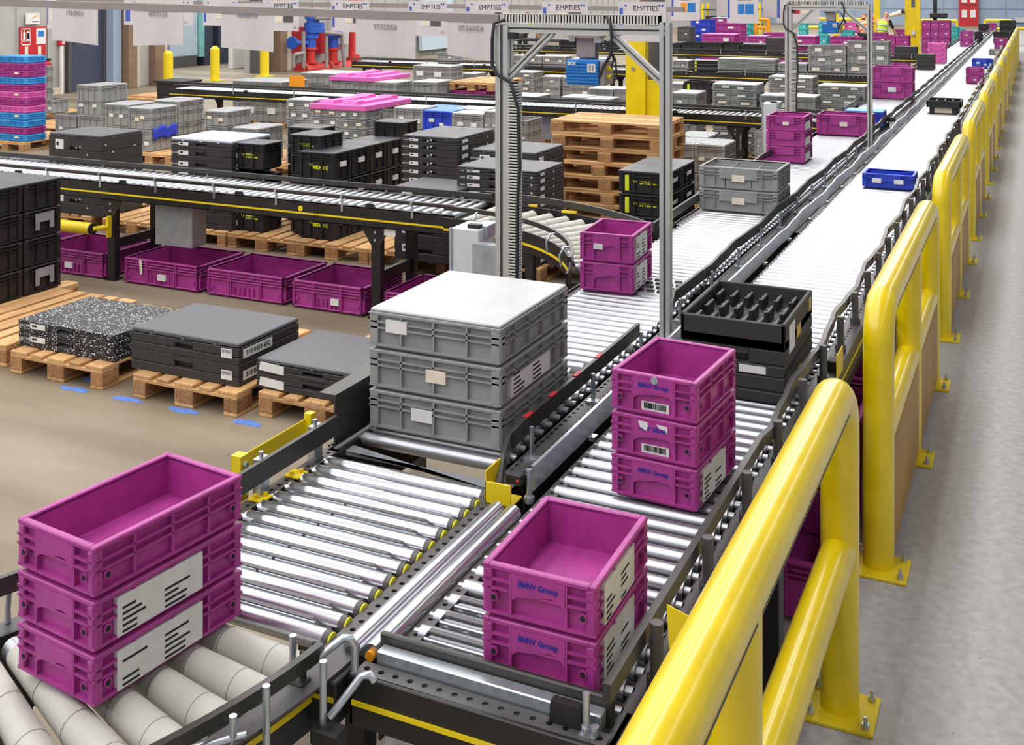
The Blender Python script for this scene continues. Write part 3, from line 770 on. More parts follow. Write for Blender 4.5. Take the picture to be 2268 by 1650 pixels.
# long rollers between the lines
for x in (-1.585, -1.527):
    part('long_roller', MB().cyl((x, 2.42, ZR - .005), (x, 3.27, ZR - .005), .027, n=20), 'chrome', t)
    part('roller_cap', MB().cyl((x, 2.408, ZR - .005), (x, 2.42, ZR - .005), .013, n=12), 'orangecap' if x > -1.55 else 'perf', t)
part('corner_block', MB().box(-1.665, -1.555, 2.30, 2.40, .69, .80, .004), 'sensor', t); part('front_stripe', MB().box(-1.66, -1.56, 2.297, 2.30, .752, .764), 'yellowpaint', t, 'short yellow stripe')
# --- left-hand line
LX0, LX1 = -2.315, -1.735
t = thing('roller_conveyor', 'long left-hand roller conveyor passing under both metal portals', 'conveyor')
rm = roller_mesh('x', LX1 - LX0)
ys = [3.62 + .083 * i for i in range(700) if 3.62 + .083 * i < YEND]
near = [y for y in ys if not (5.98 < y < 6.32)]
run_rollers(t, rm, [(LX0, y, ZR - .025) for y in near[:99]])
mb = MB()
for y in near[99:]: mb.cyl((LX0, y, ZR - .025), (LX1, y, ZR - .025), .025, n=8)
part('rollers_beyond', mb, 'steel', t, kind='stuff')
mb = MB().box(LX0, LX1, 5.97, 6.33, .79, .808)
part('gap_dark_plate', MB().box(LX0, LX1, 3.7, YEND, .74, .745), 'frame', t)  # added dark sheet, gives the left line its shaded roller gaps
part('diverter_plate', mb, 'zinc', t, 'plate with a grid of diverter wheels')
for r_ in range(4):
    for i in range(9):
        x = LX0 + .05 + .06 * i + (.03 if r_ % 2 else 0)
        part('diverter_wheel', MB().cyl((x - .02, 6.03 + .08 * r_ , .799), (x + .02, 6.03 + .08 * r_, .799), .02, n=10), 'sensor', t)
mb = MB(); mb.box(-1.71, -1.70, 2.42, YEND, .66, .80); mb.box(-1.62, -1.61, 3.3, YEND, .66, .80); mb.box(-1.71, -1.61, 8, YEND, .785, .79)
part('side_frame', mb, 'frame', t, 'black right side frame')
part('hole_strip', MB().perf('y', 3.3, 8.0, -1.71, -1.61, .80, .045, .009, 2), 'perf', t, 'perforated right flange')
mb = MB().box(-2.40, -2.39, 3.5, 7.0, .5, .80).box(-2.33, -2.325, 3.5, YEND, .6, .80).box(-2.40, -2.33, 3.5, 7.0, .785, .79).box(-2.40, -2.33, 7.9, 12.6, .785, .79).box(-2.40, -2.39, 7.9, YEND, .5, .80)
part('side_frame', mb, 'frame', t, 'black left side frame')
gr = [(-1.64, 3.40, .82), (-1.655, 3.46, .89), (-1.68, 3.56, .91), (-1.69, 3.75, .91), (-1.69, 5.0, .91)]
part('guide_rail', MB().tube(gr, .02, rect=(.008, .03)), 'rail', t, 'black right guide rail with bent end')
part('guide_rail', MB().tube([(-1.64, 5.35, .85), (-1.66, 5.42, .90), (-1.70, 5.6, .915)] + waved(-1.69, 5.8, 24, .915, .013, 1.25), .02, rect=(.008, .03)), 'rail', t, 'black wavy right guide rail')
part('guide_rail', MB().tube(waved(-1.69, 24.1, YEND, .915, .02, 1.25, .26), .02, rect=(.008, .03)), 'rail', t, 'black wavy right guide rail')
wme = MB().cyl((-1.725, 0, .845), (-1.70, 0, .845), .016, n=8).mesh('side_wheel', 'steel')
for i in range(96):
    o = link('side_wheel', wme, t); o.location = (0, 5.5 + .083 * i, 0)
for i in range(14):
    y = 3.7 + .62 * i
    part('rail_bracket', MB().cyl((-1.655, y, .79), (-1.655, y, .92), .009, n=6).box(-1.68, -1.63, y - .02, y + .02, .795, .81), 'zinc', t)
for y in (3.72, 3.95, 4.2, 4.45): part('red_sticker', MB().box(-1.70, -1.681, y, y + .06, .939, .943), 'red', t, 'small red sticker')
part('side_plate', MB().box(-2.375, -2.367, 3.50, 5.0, .80, .985).box(-2.44, -2.367, 3.50, 5.0, .985, .99), 'rail', t, 'black side plate')
part('guide_rail', MB().tube([(-2.345, 7.25, .9), (-2.345, 8.2, .915)] + waved(-2.345, 8.4, 13.0, .915, .015, 1.25), .02, rect=(.008, .03)), 'rail', t, 'black left guide rail')
part('guide_rail', MB().tube(waved(-2.345, 15.5, 40.0, .9, .015, 1.25, .25), .02, rect=(.008, .03)), 'rail', t, 'black left guide rail')
for y in (5.2, 9, 12, 16, 20): part('leg', MB().box(-2.40, -2.34, y - .04, y + .04, 0, .66), 'frame', t)
for y in (5.2, 9, 12, 16, 20): part('leg', MB().box(-1.70, -1.63, y - .04, y + .04, 0, .66), 'frame', t)
cp = thing('cover_plate', 'pale grey notched sheet plate left of the large grey crates', 'plate', (-2.93, 5.1, 0))
part('sheet', MB().box(-.08, .08, -.36, .36, .895, .90, .001).box(.07, .09, -.36, .3, .84, .895), 'sheet', cp); part('post', MB().box(-.03, .03, -.03, .03, 0, .895), 'frame', cp)
# stepped merge rollers and plate at the joint
part('cover_plate', MB().prism([(-2.33, 3.50), (-1.70, 3.50), (-1.70, 3.44), (-2.33, 3.56)], 'xy', .775, .79), 'sheet', t, 'grey triangular joint plate')
for k in range(7):
    y = 4.55 + .083 * k
    part('dark_sleeve', MB().cyl((-1.90 + .03 * k, y - .02, ZR - .022), (-1.76, y - .02, ZR - .022), .0275, n=12), 'darkgrey', t)
# --- transfer table at the front
t = thing('transfer_table', 'shiny transfer roller table with yellow-capped ends in the foreground', 'conveyor')
rm = roller_mesh('x', .62, .027, 18, m='chrome')
ty = [2.455 + .0765 * i for i in range(13)]
run_rollers(t, rm, [(-2.31, y, ZR - .027) for y in ty])
for y in ty:
    part('end_cap', MB().cyl((-1.69, y, ZR - .027), (-1.674, y, ZR - .027), .0265, n=16), 'perf', t)
    part('yellow_cap', MB().cyl((-1.674, y, ZR - .024), (-1.668, y, ZR - .024), .021, n=14), 'yellowcap', t, 'yellow end cap')
for y in ty[:9]:
    yy = y + .0285
    for xa, xb in ((-2.27, -2.06), (-2.05, -1.745)): part('belt_bar', MB().box(xa, xb, yy, yy + .004, .77, .812), 'zinc', t)
    part('belt', MB().tube([(-2.28, yy + .013, .79), (-2.26, yy + .013, .811), (-1.76, yy + .013, .811), (-1.735, yy + .013, .785)], .01, rect=(.003, .0075), up=(0, 1, 0)), 'belt', t, 'dark grey belt')
part('hole_strip', MB().perf('y', 2.36, 3.42, -1.668, -1.615, .805, .042, .0085, 1), 'perf', t, 'perforated flange beside the caps')
part('hole_strip', MB().perf('y', 2.40, 3.45, -2.375, -2.325, .805, .042, .0085, 1), 'perf', t, 'perforated left flange')
mb = MB().box(-1.67, -1.66, 2.36, 3.42, .66, .80).box(-2.385, -2.375, 2.4, 3.5, .66, .80).box(-2.33, -2.32, 2.4, 3.5, .6, .80)
part('side_frame', mb, 'frame', t)
part('guide_rail', MB().tube([(-2.335, 2.40, .90), (-2.335, 3.46, .90)], .02, rect=(.008, .035)), 'rail', t, 'black left guide rail')
for y in (2.75, 3.05, 3.36):
    part('rail_clamp', MB().box(-2.375, -2.345, y - .025, y + .025, .80, .93).cyl((-2.36, y, .80), (-2.36, y, .95), .008, n=8), 'zinc', t)
for y in (3.02, 3.22): part('yellow_tab', MB().box(-2.37, -2.31, y - .03, y + .03, .808, .813).cyl((-2.35, y - .015, .813), (-2.35, y - .015, .825), .008, n=6).cyl((-2.33, y + .015, .813), (-2.33, y + .015, .825), .008, n=6), 'yellowpaint', t, 'yellow bolted tab')
part('leg', MB().box(-1.66, -1.60, 2.5, 2.56, 0, .66), 'frame', t); part('leg', MB().box(-2.39, -2.33, 2.5, 2.56, 0, .66), 'frame', t)
part('leg', MB().box(-1.66, -1.60, 3.3, 3.36, 0, .66), 'frame', t); part('leg', MB().box(-2.39, -2.33, 3.3, 3.36, 0, .66), 'frame', t)
part('reflector_bracket', MB().box(-2.43, -2.425, 2.98, 3.42, .84, .93, .002).box(-2.43, -2.40, 3.39, 3.42, .80, .95).box(-2.43, -2.39, 2.98, 3.02, .80, .95), 'yellowpaint', t, 'yellow reflector plate')
for z in (.83, .92):
    part('bolt', MB().cyl((-2.40, 3.405, z), (-2.385, 3.405, z), .01, n=6), 'zinc', t); part('bolt', MB().cyl((-2.39, 3.0, z), (-2.378, 3.0, z), .01, n=6), 'zinc', t)
o = thing('sensor_bracket', 'yellow angled sensor guard beside the long front rollers', 'sensor', (-1.60, 3.36, .80))
part('guard', MB().box(-.055, .04, -.04, -.034, 0, .075, .002).box(-.055, -.049, -.04, .07, 0, .11, .002).box(-.055, .04, -.04, .05, 0, .005), 'yellowpaint', o, 'yellow folded guard')
part('sensor_head', MB().box(.0, .06, .0, .035, .06, .095, .004), 'sensor', o)
part('led', MB().cyl((.045, -.001, .077), (.045, .0, .077), .004, n=8), 'led_red', o)
part('rod', MB().cyl((.075, .03, 0), (.075, .03, .11), .01, n=8).cyl((.075, .03, 0), (.075, .03, .02), .018, n=6), 'zinc', o)
# grey control box under the front beam
t = thing('control_box', 'grey control box under the black front beam', 'box', (-1.15, 2.46, .40))
part('housing', MB().box(-.33, .30, -.06, .2, -.40, .272, .006), 'cabinet', t)
part('knob', MB().cyl((-.28, -.075, .215), (-.28, -.06, .215), .012, n=12), 'zinc', t)
# --- curve in the front left corner
def curve(t, cx, cy, r0, r1, a0, a1, n, clipx=None, taper=(.032, .05), rail0=None, rail1=None, stripe=None, m='rubber'):
    for i in range(n):
        a = math.radians(a0 + (a1 - a0) * (i + .5) / n); c, s = math.cos(a), math.sin(a); re = r1
        if clipx is not None and c > 1e-3: re = min(r1, (clipx - cx) / c)
        if re < r0 + .08: continue
        ra, rb = taper
        rb2 = ra + (rb - ra) * (re - r0) / (r1 - r0)
        zc0 = ZR - ra; zc1 = ZR - rb2
        P0 = Vector((cx + c * r0, cy + s * r0, zc0)); P1 = Vector((cx + c * re, cy + s * re, zc1)); D = P1 - P0
        mb = MB(); q0 = 0.06
        mb.cyl(P0 + D * q0, P1 - D * .01, ra, rb2, 18)
        o = part('tapered_roller', mb, m, t)
        part('hub', MB().cyl(P0, P0 + D * q0, ra * .93, n=16), 'steel', o, 'bright steel hub')
        for q in (.35, .62, .86):
            cc = P0 + D * q; rr_ = ra + (rb2 - ra) * q; part('sleeve_joint', MB().cyl(cc - D * .002, cc + D * .002, rr_ + .0006, n=18), 'bracket', o)
def arc(cx, cy, r, a0, a1, z, n=18):
    return [(cx + r * math.cos(math.radians(a0 + (a1 - a0) * i / n)), cy + r * math.sin(math.radians(a0 + (a1 - a0) * i / n)), z) for i in range(n + 1)]
t = thing('curved_conveyor', 'curved conveyor with grey tapered rollers in the near left corner', 'conveyor')
curve(t, -3.4, 2.47, 1.06, 1.73, -2.5, -44, 10)
part('guide_rail', MB().tube(arc(-3.4, 2.47, 1.80, -5, -44, .865), .02, rect=(.010, .017)), 'rail', t, 'black outer guide rail')
part('guide_rail', MB().tube(arc(-3.4, 2.47, 1.03, 0, -44, .945), .02, rect=(.008, .024)), 'rail', t, 'black inner guide rail')
part('side_frame', MB().tube(arc(-3.4, 2.47, 1.77, -1, -44, .735), .02, rect=(.008, .07)), 'frame', t, 'black outer side frame')
part('flange', MB().tube(arc(-3.4, 2.47, 1.80, -1, -44, .805), .02, rect=(.035, .004)), 'perf', t, 'outer top flange')
part('stripe', MB().tube(arc(-3.4, 2.47, 1.781, -4, -44, .745), .02, rect=(.002, .008)), 'yellowpaint', t, 'yellow stripe')
part('side_frame', MB().tube(arc(-3.4, 2.47, 1.02, -1, -44, .70), .02, rect=(.006, .11)), 'frame', t, 'black inner side frame')
part('flange', MB().tube(arc(-3.4, 2.47, .99, -1, -44, .805), .02, rect=(.035, .004)), 'perf', t, 'inner top flange')
for a in (-20, -31):
    c, s = math.cos(math.radians(a)), math.sin(math.radians(a))
    p = lambda r, z: (-3.4 + c * r, 2.47 + s * r, z)
    part('bent_rod', MB().tube([p(.97, .81), p(.965, .84), p(.98, .92), p(1.0, .945), p(1.03, .945)], .008, 8), 'zinc', t)
    part('leg', MB().box(-3.4 + c * 1.02 - .03, -3.4 + c * 1.02 + .03, 2.47 + s * 1.02 - .03, 2.47 + s * 1.02 + .03, 0, .6), 'frame', t)
# rods, clamps and sensors between the curve and the front beam
def rodset(label, base, rods, blocks, led=None, cabl=None):
    t = thing('sensor_stand', label, 'sensor', base)
    for r_ in rods: part('rod', MB().tube(r_, .0095, 10), 'zinc', t)
    for b_ in blocks: part('sensor_head', MB().box(*b_, .004), 'sensor', t)
    if led: part('led', MB().cyl(led, (led[0], led[1] - .003, led[2]), .004, n=8), 'led_green', t)
    if cabl: part('cable', MB().tube(cabl, .004, 6), 'cable', t)
rodset('upright steel rod with black reflector at the transfer corner', (-1.64, 2.27, .78),
       [[(-.02, 0, 0), (-.02, 0, .13)], [(.01, .02, .05), (.09, .06, .12), (.105, .065, .12), (.115, .07, .10), (.115, .07, .04)]], [(-.03, .03, -.03, .01, .0, .035), (.0, .02, -.005, .005, .02, .10)])
rodset('steel rod and bent bar in front of the beam corner', (-1.56, 2.255, .72),
       [[(0, 0, 0), (0, 0, .16)], [(.02, 0, .03), (.08, .045, .12), (.10, .05, .125), (.11, .055, .11)]], [(-.02, .06, -.03, .02, -.03, .01)])
rodset('clamped steel rods with green-lit sensor below the curve rail', (-1.625, 2.0, .78),
       [[(0, 0, -.06), (0, 0, .1)], [(.03, .08, -.02), (.03, .08, .13)], [(-.10, -.07, .03), (0, 0, .05), (.02, .02, .05)], [(-.12, -.05, -.02), (-.03, 0, -.015)]], [(.01, .09, -.03, .01, -.02, .035)], (.07, -.031, .0), [(.02, -.02, .0), (.0, -.06, -.06), (.03, -.08, -.12), (.05, -.05, -.16)])
t = thing('reflector_arm', 'bent steel arm with yellow reflector plate beside the right conveyor', 'sensor', (-.80, 2.48, .62))
part('arm', MB().tube([(.03, -.06, .06), (.03, -.06, .20), (.035, -.055, .22), (.06, .02, .27), (.065, .035, .29), (.065, .035, .36)], .009, 10), 'zinc', t)
part('plate', MB().prism([(.02, .34), (.10, .33), (.085, .42), (.015, .44)], 'xz', .05, .053), 'yellowpaint', t, 'yellow plate')
part('collar', MB().cyl((.065, .035, .33), (.065, .035, .355), .022, n=14), 'orangecap', t)
part('bolt', MB().cyl((.065, .035, .355), (.065, .035, .375), .008, n=6), 'zinc', t)
for y, lab in ((3.35, 'yellow sensor bracket on the outer rail by the dark foam stack'), (4.42, 'yellow sensor bracket on the outer rail beyond the dark foam stack')):
    t = thing('sensor_bracket', lab, 'sensor', (-.80, y + .75, .80))
    part('plate', MB().box(.0, .006, -.10, .06, -.02, .09, .002).box(-.06, .006, -.10, -.03, -.02, -.014), 'yellowpaint', t, 'yellow folded plate')
    part('sensor_head', MB().box(-.045, -.003, -.06, 0, .0, .05, .004), 'sensor', t)
# ================================================================ cross conveyors
def cross(label, Y, xa, xb, n_legs, pitch=.083, stuff_after=100, front_rail=True, xr=None):
    t = thing('cross_conveyor', label, 'conveyor', (0, Y, 0))
    W = .60; ZC_ = .85; rm = roller_mesh('y', W - .04)
    xs = []; x = xb - .05
    while x > xa + .04: xs.append(x); x -= pitch
    for x in xs[:100]:
        o = link('roller', rm, t); o.location = (x, .05, ZC_ - .025)
    if len(xs) > 100:
        mb = MB()
        for x in xs[100:]: mb.cyl((x, .05, ZC_ - .025), (x, W, ZC_ - .025), .025, n=8)
        part('rollers_beyond', mb, 'steel', t, kind='stuff')
    part('side_frame', MB().box(xa, xb, 0, .012, .70, .845).box(xa, xb, 0, .05, .70, .705).box(xa, xb, .0, .045, .84, .845), 'frame', t, 'black front side frame')
    part('side_frame', MB().box(xa, xb, W + .02, W + .032, .70, .845).box(xa, xb, W - .01, W + .03, .84, .845), 'frame', t, 'black back side frame')
    part('gap_dark_plate', MB().box(xa, xb, .02, W + .01, .775, .78), 'frame', t)  # added dark sheet that keeps the roller gaps dark
    part('stripe', MB().box(xa, xb, -.003, 0, .748, .762), 'yellowpaint', t, 'yellow stripe')
    part('guide_rail', MB().box(xa + .1, xb, -.02, .008, .90, .928, .004).box(xa + .1, xb, -.025, -.02, .91, .92), 'rail', t, 'black front guide rail')
    part('guide_rail', MB().box(xa - .1, xb, W + .02, W + .035, .862, .905, .004), 'rail', t, 'black back guide rail')
    k = 0; x = xb - .35
    while x > xa + .2:
        part('rail_bracket', MB().box(x - .008, x + .008, -.012, .0, .80, .93).cyl((x, -.02, .914), (x, -.027, .914), .012, n=8), 'zinc', t)
        part('rail_bracket', MB().box(x - .008, x + .008, W + .036, W + .045, .80, .90), 'zinc', t)
        if k % 2: part('plug', MB().prism([(x + .2, .845), (x + .21, .875), (x + .26, .875), (x + .27, .845)], 'xz', .0, .03), 'sensor', t)
        x -= .62 if xb - xa < 8 else 1.2; k += 1
    for x in n_legs:
        for yy in (.06, W - .03):
            mb = MB().box(x - .04, x + .04, yy - .03, yy + .03, .01, .70).box(x - .06, x + .06, yy - .05, yy + .05, 0, .01)
            mb.prism([(x - .12, .72), (x + .12, .72), (x + .12, .68), (x + .04, .56), (x - .04, .56), (x - .12, .68)], 'xz', yy - .036, yy - .03)
            lg = part('leg', mb, 'frame', t)
            if yy < .12:
                for zb in (.66, .60): part('bolt', MB().cyl((x, yy - .044, zb), (x, yy - .036, zb), .012, n=8), 'zinc', lg)
        part('cross_bar', MB().box(x - .02, x + .02, .06, W - .06, .27, .35), 'frame', t)
    return t
c1 = cross('nearest cross conveyor, running above the row of purple tubs', 7.24, -9.6, -3.86, (-7.22, -4.55))
part('badge', MB().cyl((-5.22, -.006, .79), (-5.22, 0, .79), .022, n=16), 'yellowpaint', c1, 'round yellow badge')
part('label', MB().box(-4.47, -4.37, .02, .026, .645, .695), 'white', c1)
cross('middle cross conveyor behind the grey crates with pink lids', 14.6, -13.2, -3.1, (-12.6, -10.4, -8, -5.6, -3.6))
cross('third cross conveyor, carrying grey crates far behind', 21.95, -14.4, -2.45, (-14, -11, -8, -5, -3))
cross('farthest cross conveyor, loaded with black totes', 29.3, -14, -2.45, (-13, -10, -7, -4))
def merge(label, cx, cy, n, clipx):
    t = thing('curved_conveyor', label, 'conveyor')
    curve(t, cx, cy, 1.44, 2.04, 90, 22, n, clipx=clipx, taper=(.026, .047))
    part('guide_rail', MB().tube(arc(cx, cy, 2.13, 92, 44, .885) + [(-2.32, cy + 1.50, .885), (-2.335, cy + 1.62, .89)], .02, rect=(.008, .024)), 'rail', t, 'black outer guide rail')
    part('guide_rail', MB().tube(arc(cx, cy, 1.42, 92, 14, .905), .02, rect=(.012, .016)), 'rail', t, 'black inner guide rail')
    part('side_frame', MB().tube(arc(cx, cy, 1.41, 92, 12, .765), .02, rect=(.006, .07)), 'frame', t, 'black inner side frame')
    part('stripe', MB().tube(arc(cx, cy, 1.402, 92, 12, .75), .02, rect=(.002, .008)), 'yellowpaint', t, 'yellow stripe')
    part('side_frame', MB().tube(arc(cx, cy, 2.09, 92, 46, .765), .02, rect=(.006, .07)), 'frame', t, 'black outer side frame')
    for a in (60, 25):
        c, s = math.cos(math.radians(a)), math.sin(math.radians(a)); x, y = cx + 1.44 * c, cy + 1.44 * s
        part('leg', MB().box(x - .03, x + .03, y - .03, y + .03, 0, .70), 'frame', t)
    for a in (80, 62, 44, 28):
        c, s = math.cos(math.radians(a)), math.sin(math.radians(a))
        q = lambda r, z: (cx + c * r, cy + s * r, z)
        part('bent_rod', MB().tube([q(1.36, .78), q(1.35, .85), q(1.38, .90), q(1.41, .90)], .008, 8), 'zinc', t)
    part('yellow_tab', MB().box(cx + .34, cx + .41, cy + 2.055, cy + 2.08, .835, .85).box(cx + .66, cx + .78, cy + 1.94, cy + 1.97, .835, .85), 'yellowpaint', t)
merge('curved merge with grey tapered rollers behind the near metal portal', -3.88, 5.80, 15, -2.335)
merge('curved merge joining the left line near the far metal portal', -3.12, 13.16, 15, -2.335)
# motion-sheet under the near cross conveyor and under the second one
for x, y, lab, g in ((WY(425, 0, 7.35)[0] - .2, 7.35, 'shiny sheet-metal box hanging under the nearest cross conveyor', 1), (-4.95, 14.9, 'wavy sheet-metal box hanging under the middle cross conveyor', 2)):
    o = link('sheet_metal_box', MB().box(-.2, .2, 0, .18, 0, .37, .004).mesh('sheet_metal_box', 'sheet')); o.location = (x if g == 1 else WY(1205, 0, 14.8)[0], y, .335); tag(o, lab, 'box')
t = thing('barrier_rail', 'short yellow horizontal tube bolted to the conveyor leg', 'barrier', (-7.25, 7.10, .47))
part('tube', MB().cyl((-1.6, 0, 0), (-.02, 0, 0), .05, n=16), 'yellowpaint', t); part('end_cap', MB().cyl((-.02, 0, 0), (-.005, 0, 0), .05, n=16), 'sensor', t)
part('mount', MB().box(.03, .055, .11, .15, -.09, .09), 'yellowpaint', t); part('stub', MB().cyl((-.01, .0, 0), (.04, .13, 0), .02, n=8), 'yellowpaint', t)
# ================================================================ metal portals with scanners
def profile(mb, gm, p0, p1, w=.042):
    """aluminium extrusion between two points with a dark groove along each side"""
    a = Vector(p0); b = Vector(p1); d = (b - a).normalized()
    up = Vector((0, 1, 0)); u = d.cross(up).normalized()
    h = w / 2; g = w * .11
    for su in (-1, 1):
        for sv in (-1, 1):
            c = u * (su * (h + g) / 2) + up * (sv * (h + g) / 2); k = (h - g) / 2
            q = [c + u * (i * k) + up * (j * k) for i, j in ((-1, -1), (1, -1), (1, 1), (-1, 1))]
            vs = [a + x for x in q] + [b + x for x in q]
            mb.add(vs, [(0, 1, 2, 3), (7, 6, 5, 4)] + [(i, 4 + i, 4 + (i + 1) % 4, (i + 1) % 4) for i in range(4)])
    k = h * .72
    q = [u * (i * k) + up * (j * k) for i, j in ((-1, -1), (1, -1), (1, 1), (-1, 1))]
    vs = [a + x for x in q] + [b + x for x in q]
    gm.add(vs, [(0, 1, 2, 3), (7, 6, 5, 4)] + [(i, 4 + i, 4 + (i + 1) % 4, (i + 1) % 4) for i in range(4)])
def portal(Y, label, scan_label, box_label, cab):
    t = thing('metal_portal', label, 'frame', (0, Y, 0)); xl, xr = -2.475, -1.614
    def prof(nm, a, b, w=.045):
        mb = MB(); gm = MB(); profile(mb, gm, a, b, w); o = part(nm, mb, 'alu', t); part('groove', gm, 'groove', o, 'dark grooves')
    prof('post', (xl, 0, .5), (xl, 0, 2.32), .07); prof('post', (xr, 0, .80), (xr, 0, 2.345), .05)
    prof('top_beam', (xl - .03, 0, 2.305), (xr, 0, 2.305)); prof('brace', (xl + .03, 0, 2.06), (xl + .27, 0, 2.29), .036); prof('brace', (xr - .02, 0, 2.06), (xr - .28, 0, 2.29), .036)
    prof('foot_bar', (xr - .06, -.10, .81), (xr + .02, -.10, .81), .03)
    part('foot', MB().box(xr - .03, xr + .03, -.13, .06, .78, .825, .004), 'alu', t)
    part('foot', MB().box(xl - .05, xl + .05, -.05, .05, 0, .5, .004), 'frame', t)
    dm = MB(); n = 52; x0 = xl - .02; x1 = xr - .03; st = (x1 - x0) / n
    dm.box(x0, x1, .0, .03, 2.332, 2.337).box(x0, x1, -.012, .03, 2.376, 2.38)
    for i in range(n): dm.box(x0 + i * st, x0 + (i + .58) * st, -.012, -.009, 2.332, 2.378)
    dm.box(x0, x1, .028, .03, 2.332, 2.38)
    part('cable_duct', dm, 'duct', t, 'slotted white cable duct')
    part('duct_slot_shade', MB().box(x0, x1, .02, .027, 2.337, 2.376), 'holedark', t)  # near-black sheet inside the duct stands for shade behind the slots
    vm = MB(); n = 74; z0 = .9; z1 = 2.03; st = (z1 - z0) / n
    for i in range(n): vm.box(xl + .04, xl + .085, -.035, -.032, z0 + i * st, z0 + (i + .55) * st); vm.box(xl + .085, xl + .088, -.035, .02, z0 + i * st, z0 + (i + .55) * st)
    vm.box(xl + .036, xl + .04, -.035, .03, z0, z1).box(xl + .04, xl + .088, .02, .03, z0, z1)
    part('cable_duct', vm, 'duct', t, 'slotted white upright cable duct')
    part('duct_slot_shade', MB().box(xl + .042, xl + .083, -.02, -.012, z0, z1), 'holedark', t)  # shade inside the upright duct, drawn as a near-black sheet
    part('cable', MB().tube([(xl + .02, -.03, 2.35), (xl - .035, -.05, 2.33), (xl - .045, -.05, 2.25), (xl - .045, -.05, 2.12), (xl - .02, -.05, 2.07), (xl + .06, -.05, 2.03), (xl + .10, -.05, 1.9), (xl + .11, -.05, 1.6), (xl + .095, -.045, 1.45), (xl + .09, -.045, .9)], .009, 8), 'cable', t)
    part('cable', MB().tube([(xr - .30, -.015, 2.37), (xr - .27, -.04, 2.34), (xr - .26, -.045, 2.27), (xr - .27, -.04, 2.18), (xr - .30, -.05, 2.13), (xr - .32, -.06, 2.08)], .008, 8), 'cable', t)
    part('corner_block', MB().box(xl + .035, xl + .07, -.03, .03, 2.25, 2.285), 'sensor', t)
    # scanner hanging from the beam
    s = thing('barcode_scanner', scan_label, 'scanner', (xl + .452, Y, 2.095))
    part('mount_plate', MB().box(-.085, .085, -.05, .05, .17, .18).box(-.05, .05, -.012, -.006, .07, .17, .002).box(-.05, .05, .03, .036, .06, .17), 'bracket', s)
    bl = MB(); bl.box(-.085, .085, -.06, .07, -.062, .062, .004)
    for i in range(7): bl.box(-.085, .085, -.066, -.06, -.05 + i * .0155, -.05 + i * .0155 + .009)
    part('housing', bl, 'scannerblue', s)
    part('lettering', text_mesh('SICK', .022, 'white', (-.052, -.0675, .043), bold=.0008), 'white', s, 'white SICK lettering')
    lb = part('label', MB().box(.03, .072, -.068, -.066, .002, .043), 'white', s, 'white type label')
    part('print', bars(.034, .068, .008, .037, -.0687, 5, seed=4), 'greyink', lb)
    part('end_plate', MB().box(.085, .115, -.05, .07, -.062, .058, .003), 'bracket', s)
    part('connector', MB().cyl((.115, -.01, -.02), (.135, -.01, -.02), .012, n=10).cyl((.115, -.01, .02), (.135, -.01, .02), .012, n=10), 'yellowpaint', s)
    part('cable', MB().tube([(.13, -.01, .02), (.15, -.02, .06), (.14, -.03, .11), (.11, -.04, .16)], .005, 6).tube([(.13, -.01, -.02), (.165, -.02, -.03), (.16, -.02, .06), (.12, -.04, .15)], .005, 6), 'cable', s)
    part('joint', MB().box(-.085, -.055, -.02, .02, .15, .172).box(.05, .085, -.03, .02, .145, .172), 'zinc', s)
    k = thing('cabinet', box_label, 'cabinet', cab)
    part('housing', MB().box(-.085, .08, -.01, .19, -.55, .0, .005), 'cabinet', k)
    part('lip', MB().box(.02, .1, .05, .19, -.05, .012, .002), 'sheet', k)
    part('edge_strip', MB().box(-.09, -.075, -.018, -.01, -.55, 0), 'sheet', k)
    part('gland', MB().box(-.0, .07, .02, .06, 0, .02), 'sensor', k)
    part('mount_bracket', MB().box(.07, .27, -.06, .0, -.4, -.06), 'sheet', k)
portal(5.19, 'near aluminium portal frame over the left conveyor', 'blue scanner hanging from the near aluminium portal', 'light grey cabinet at the near portal left post', (-2.74, 5.27, 1.235))
portal(12.47, 'far aluminium portal frame over the left conveyor', 'blue scanner hanging from the far aluminium portal', 'light grey cabinet at the far portal left post', (-2.70, 12.55, 1.235))
for x, y in ((-2.66, 5.38), (-2.66, 12.66)):
    pass
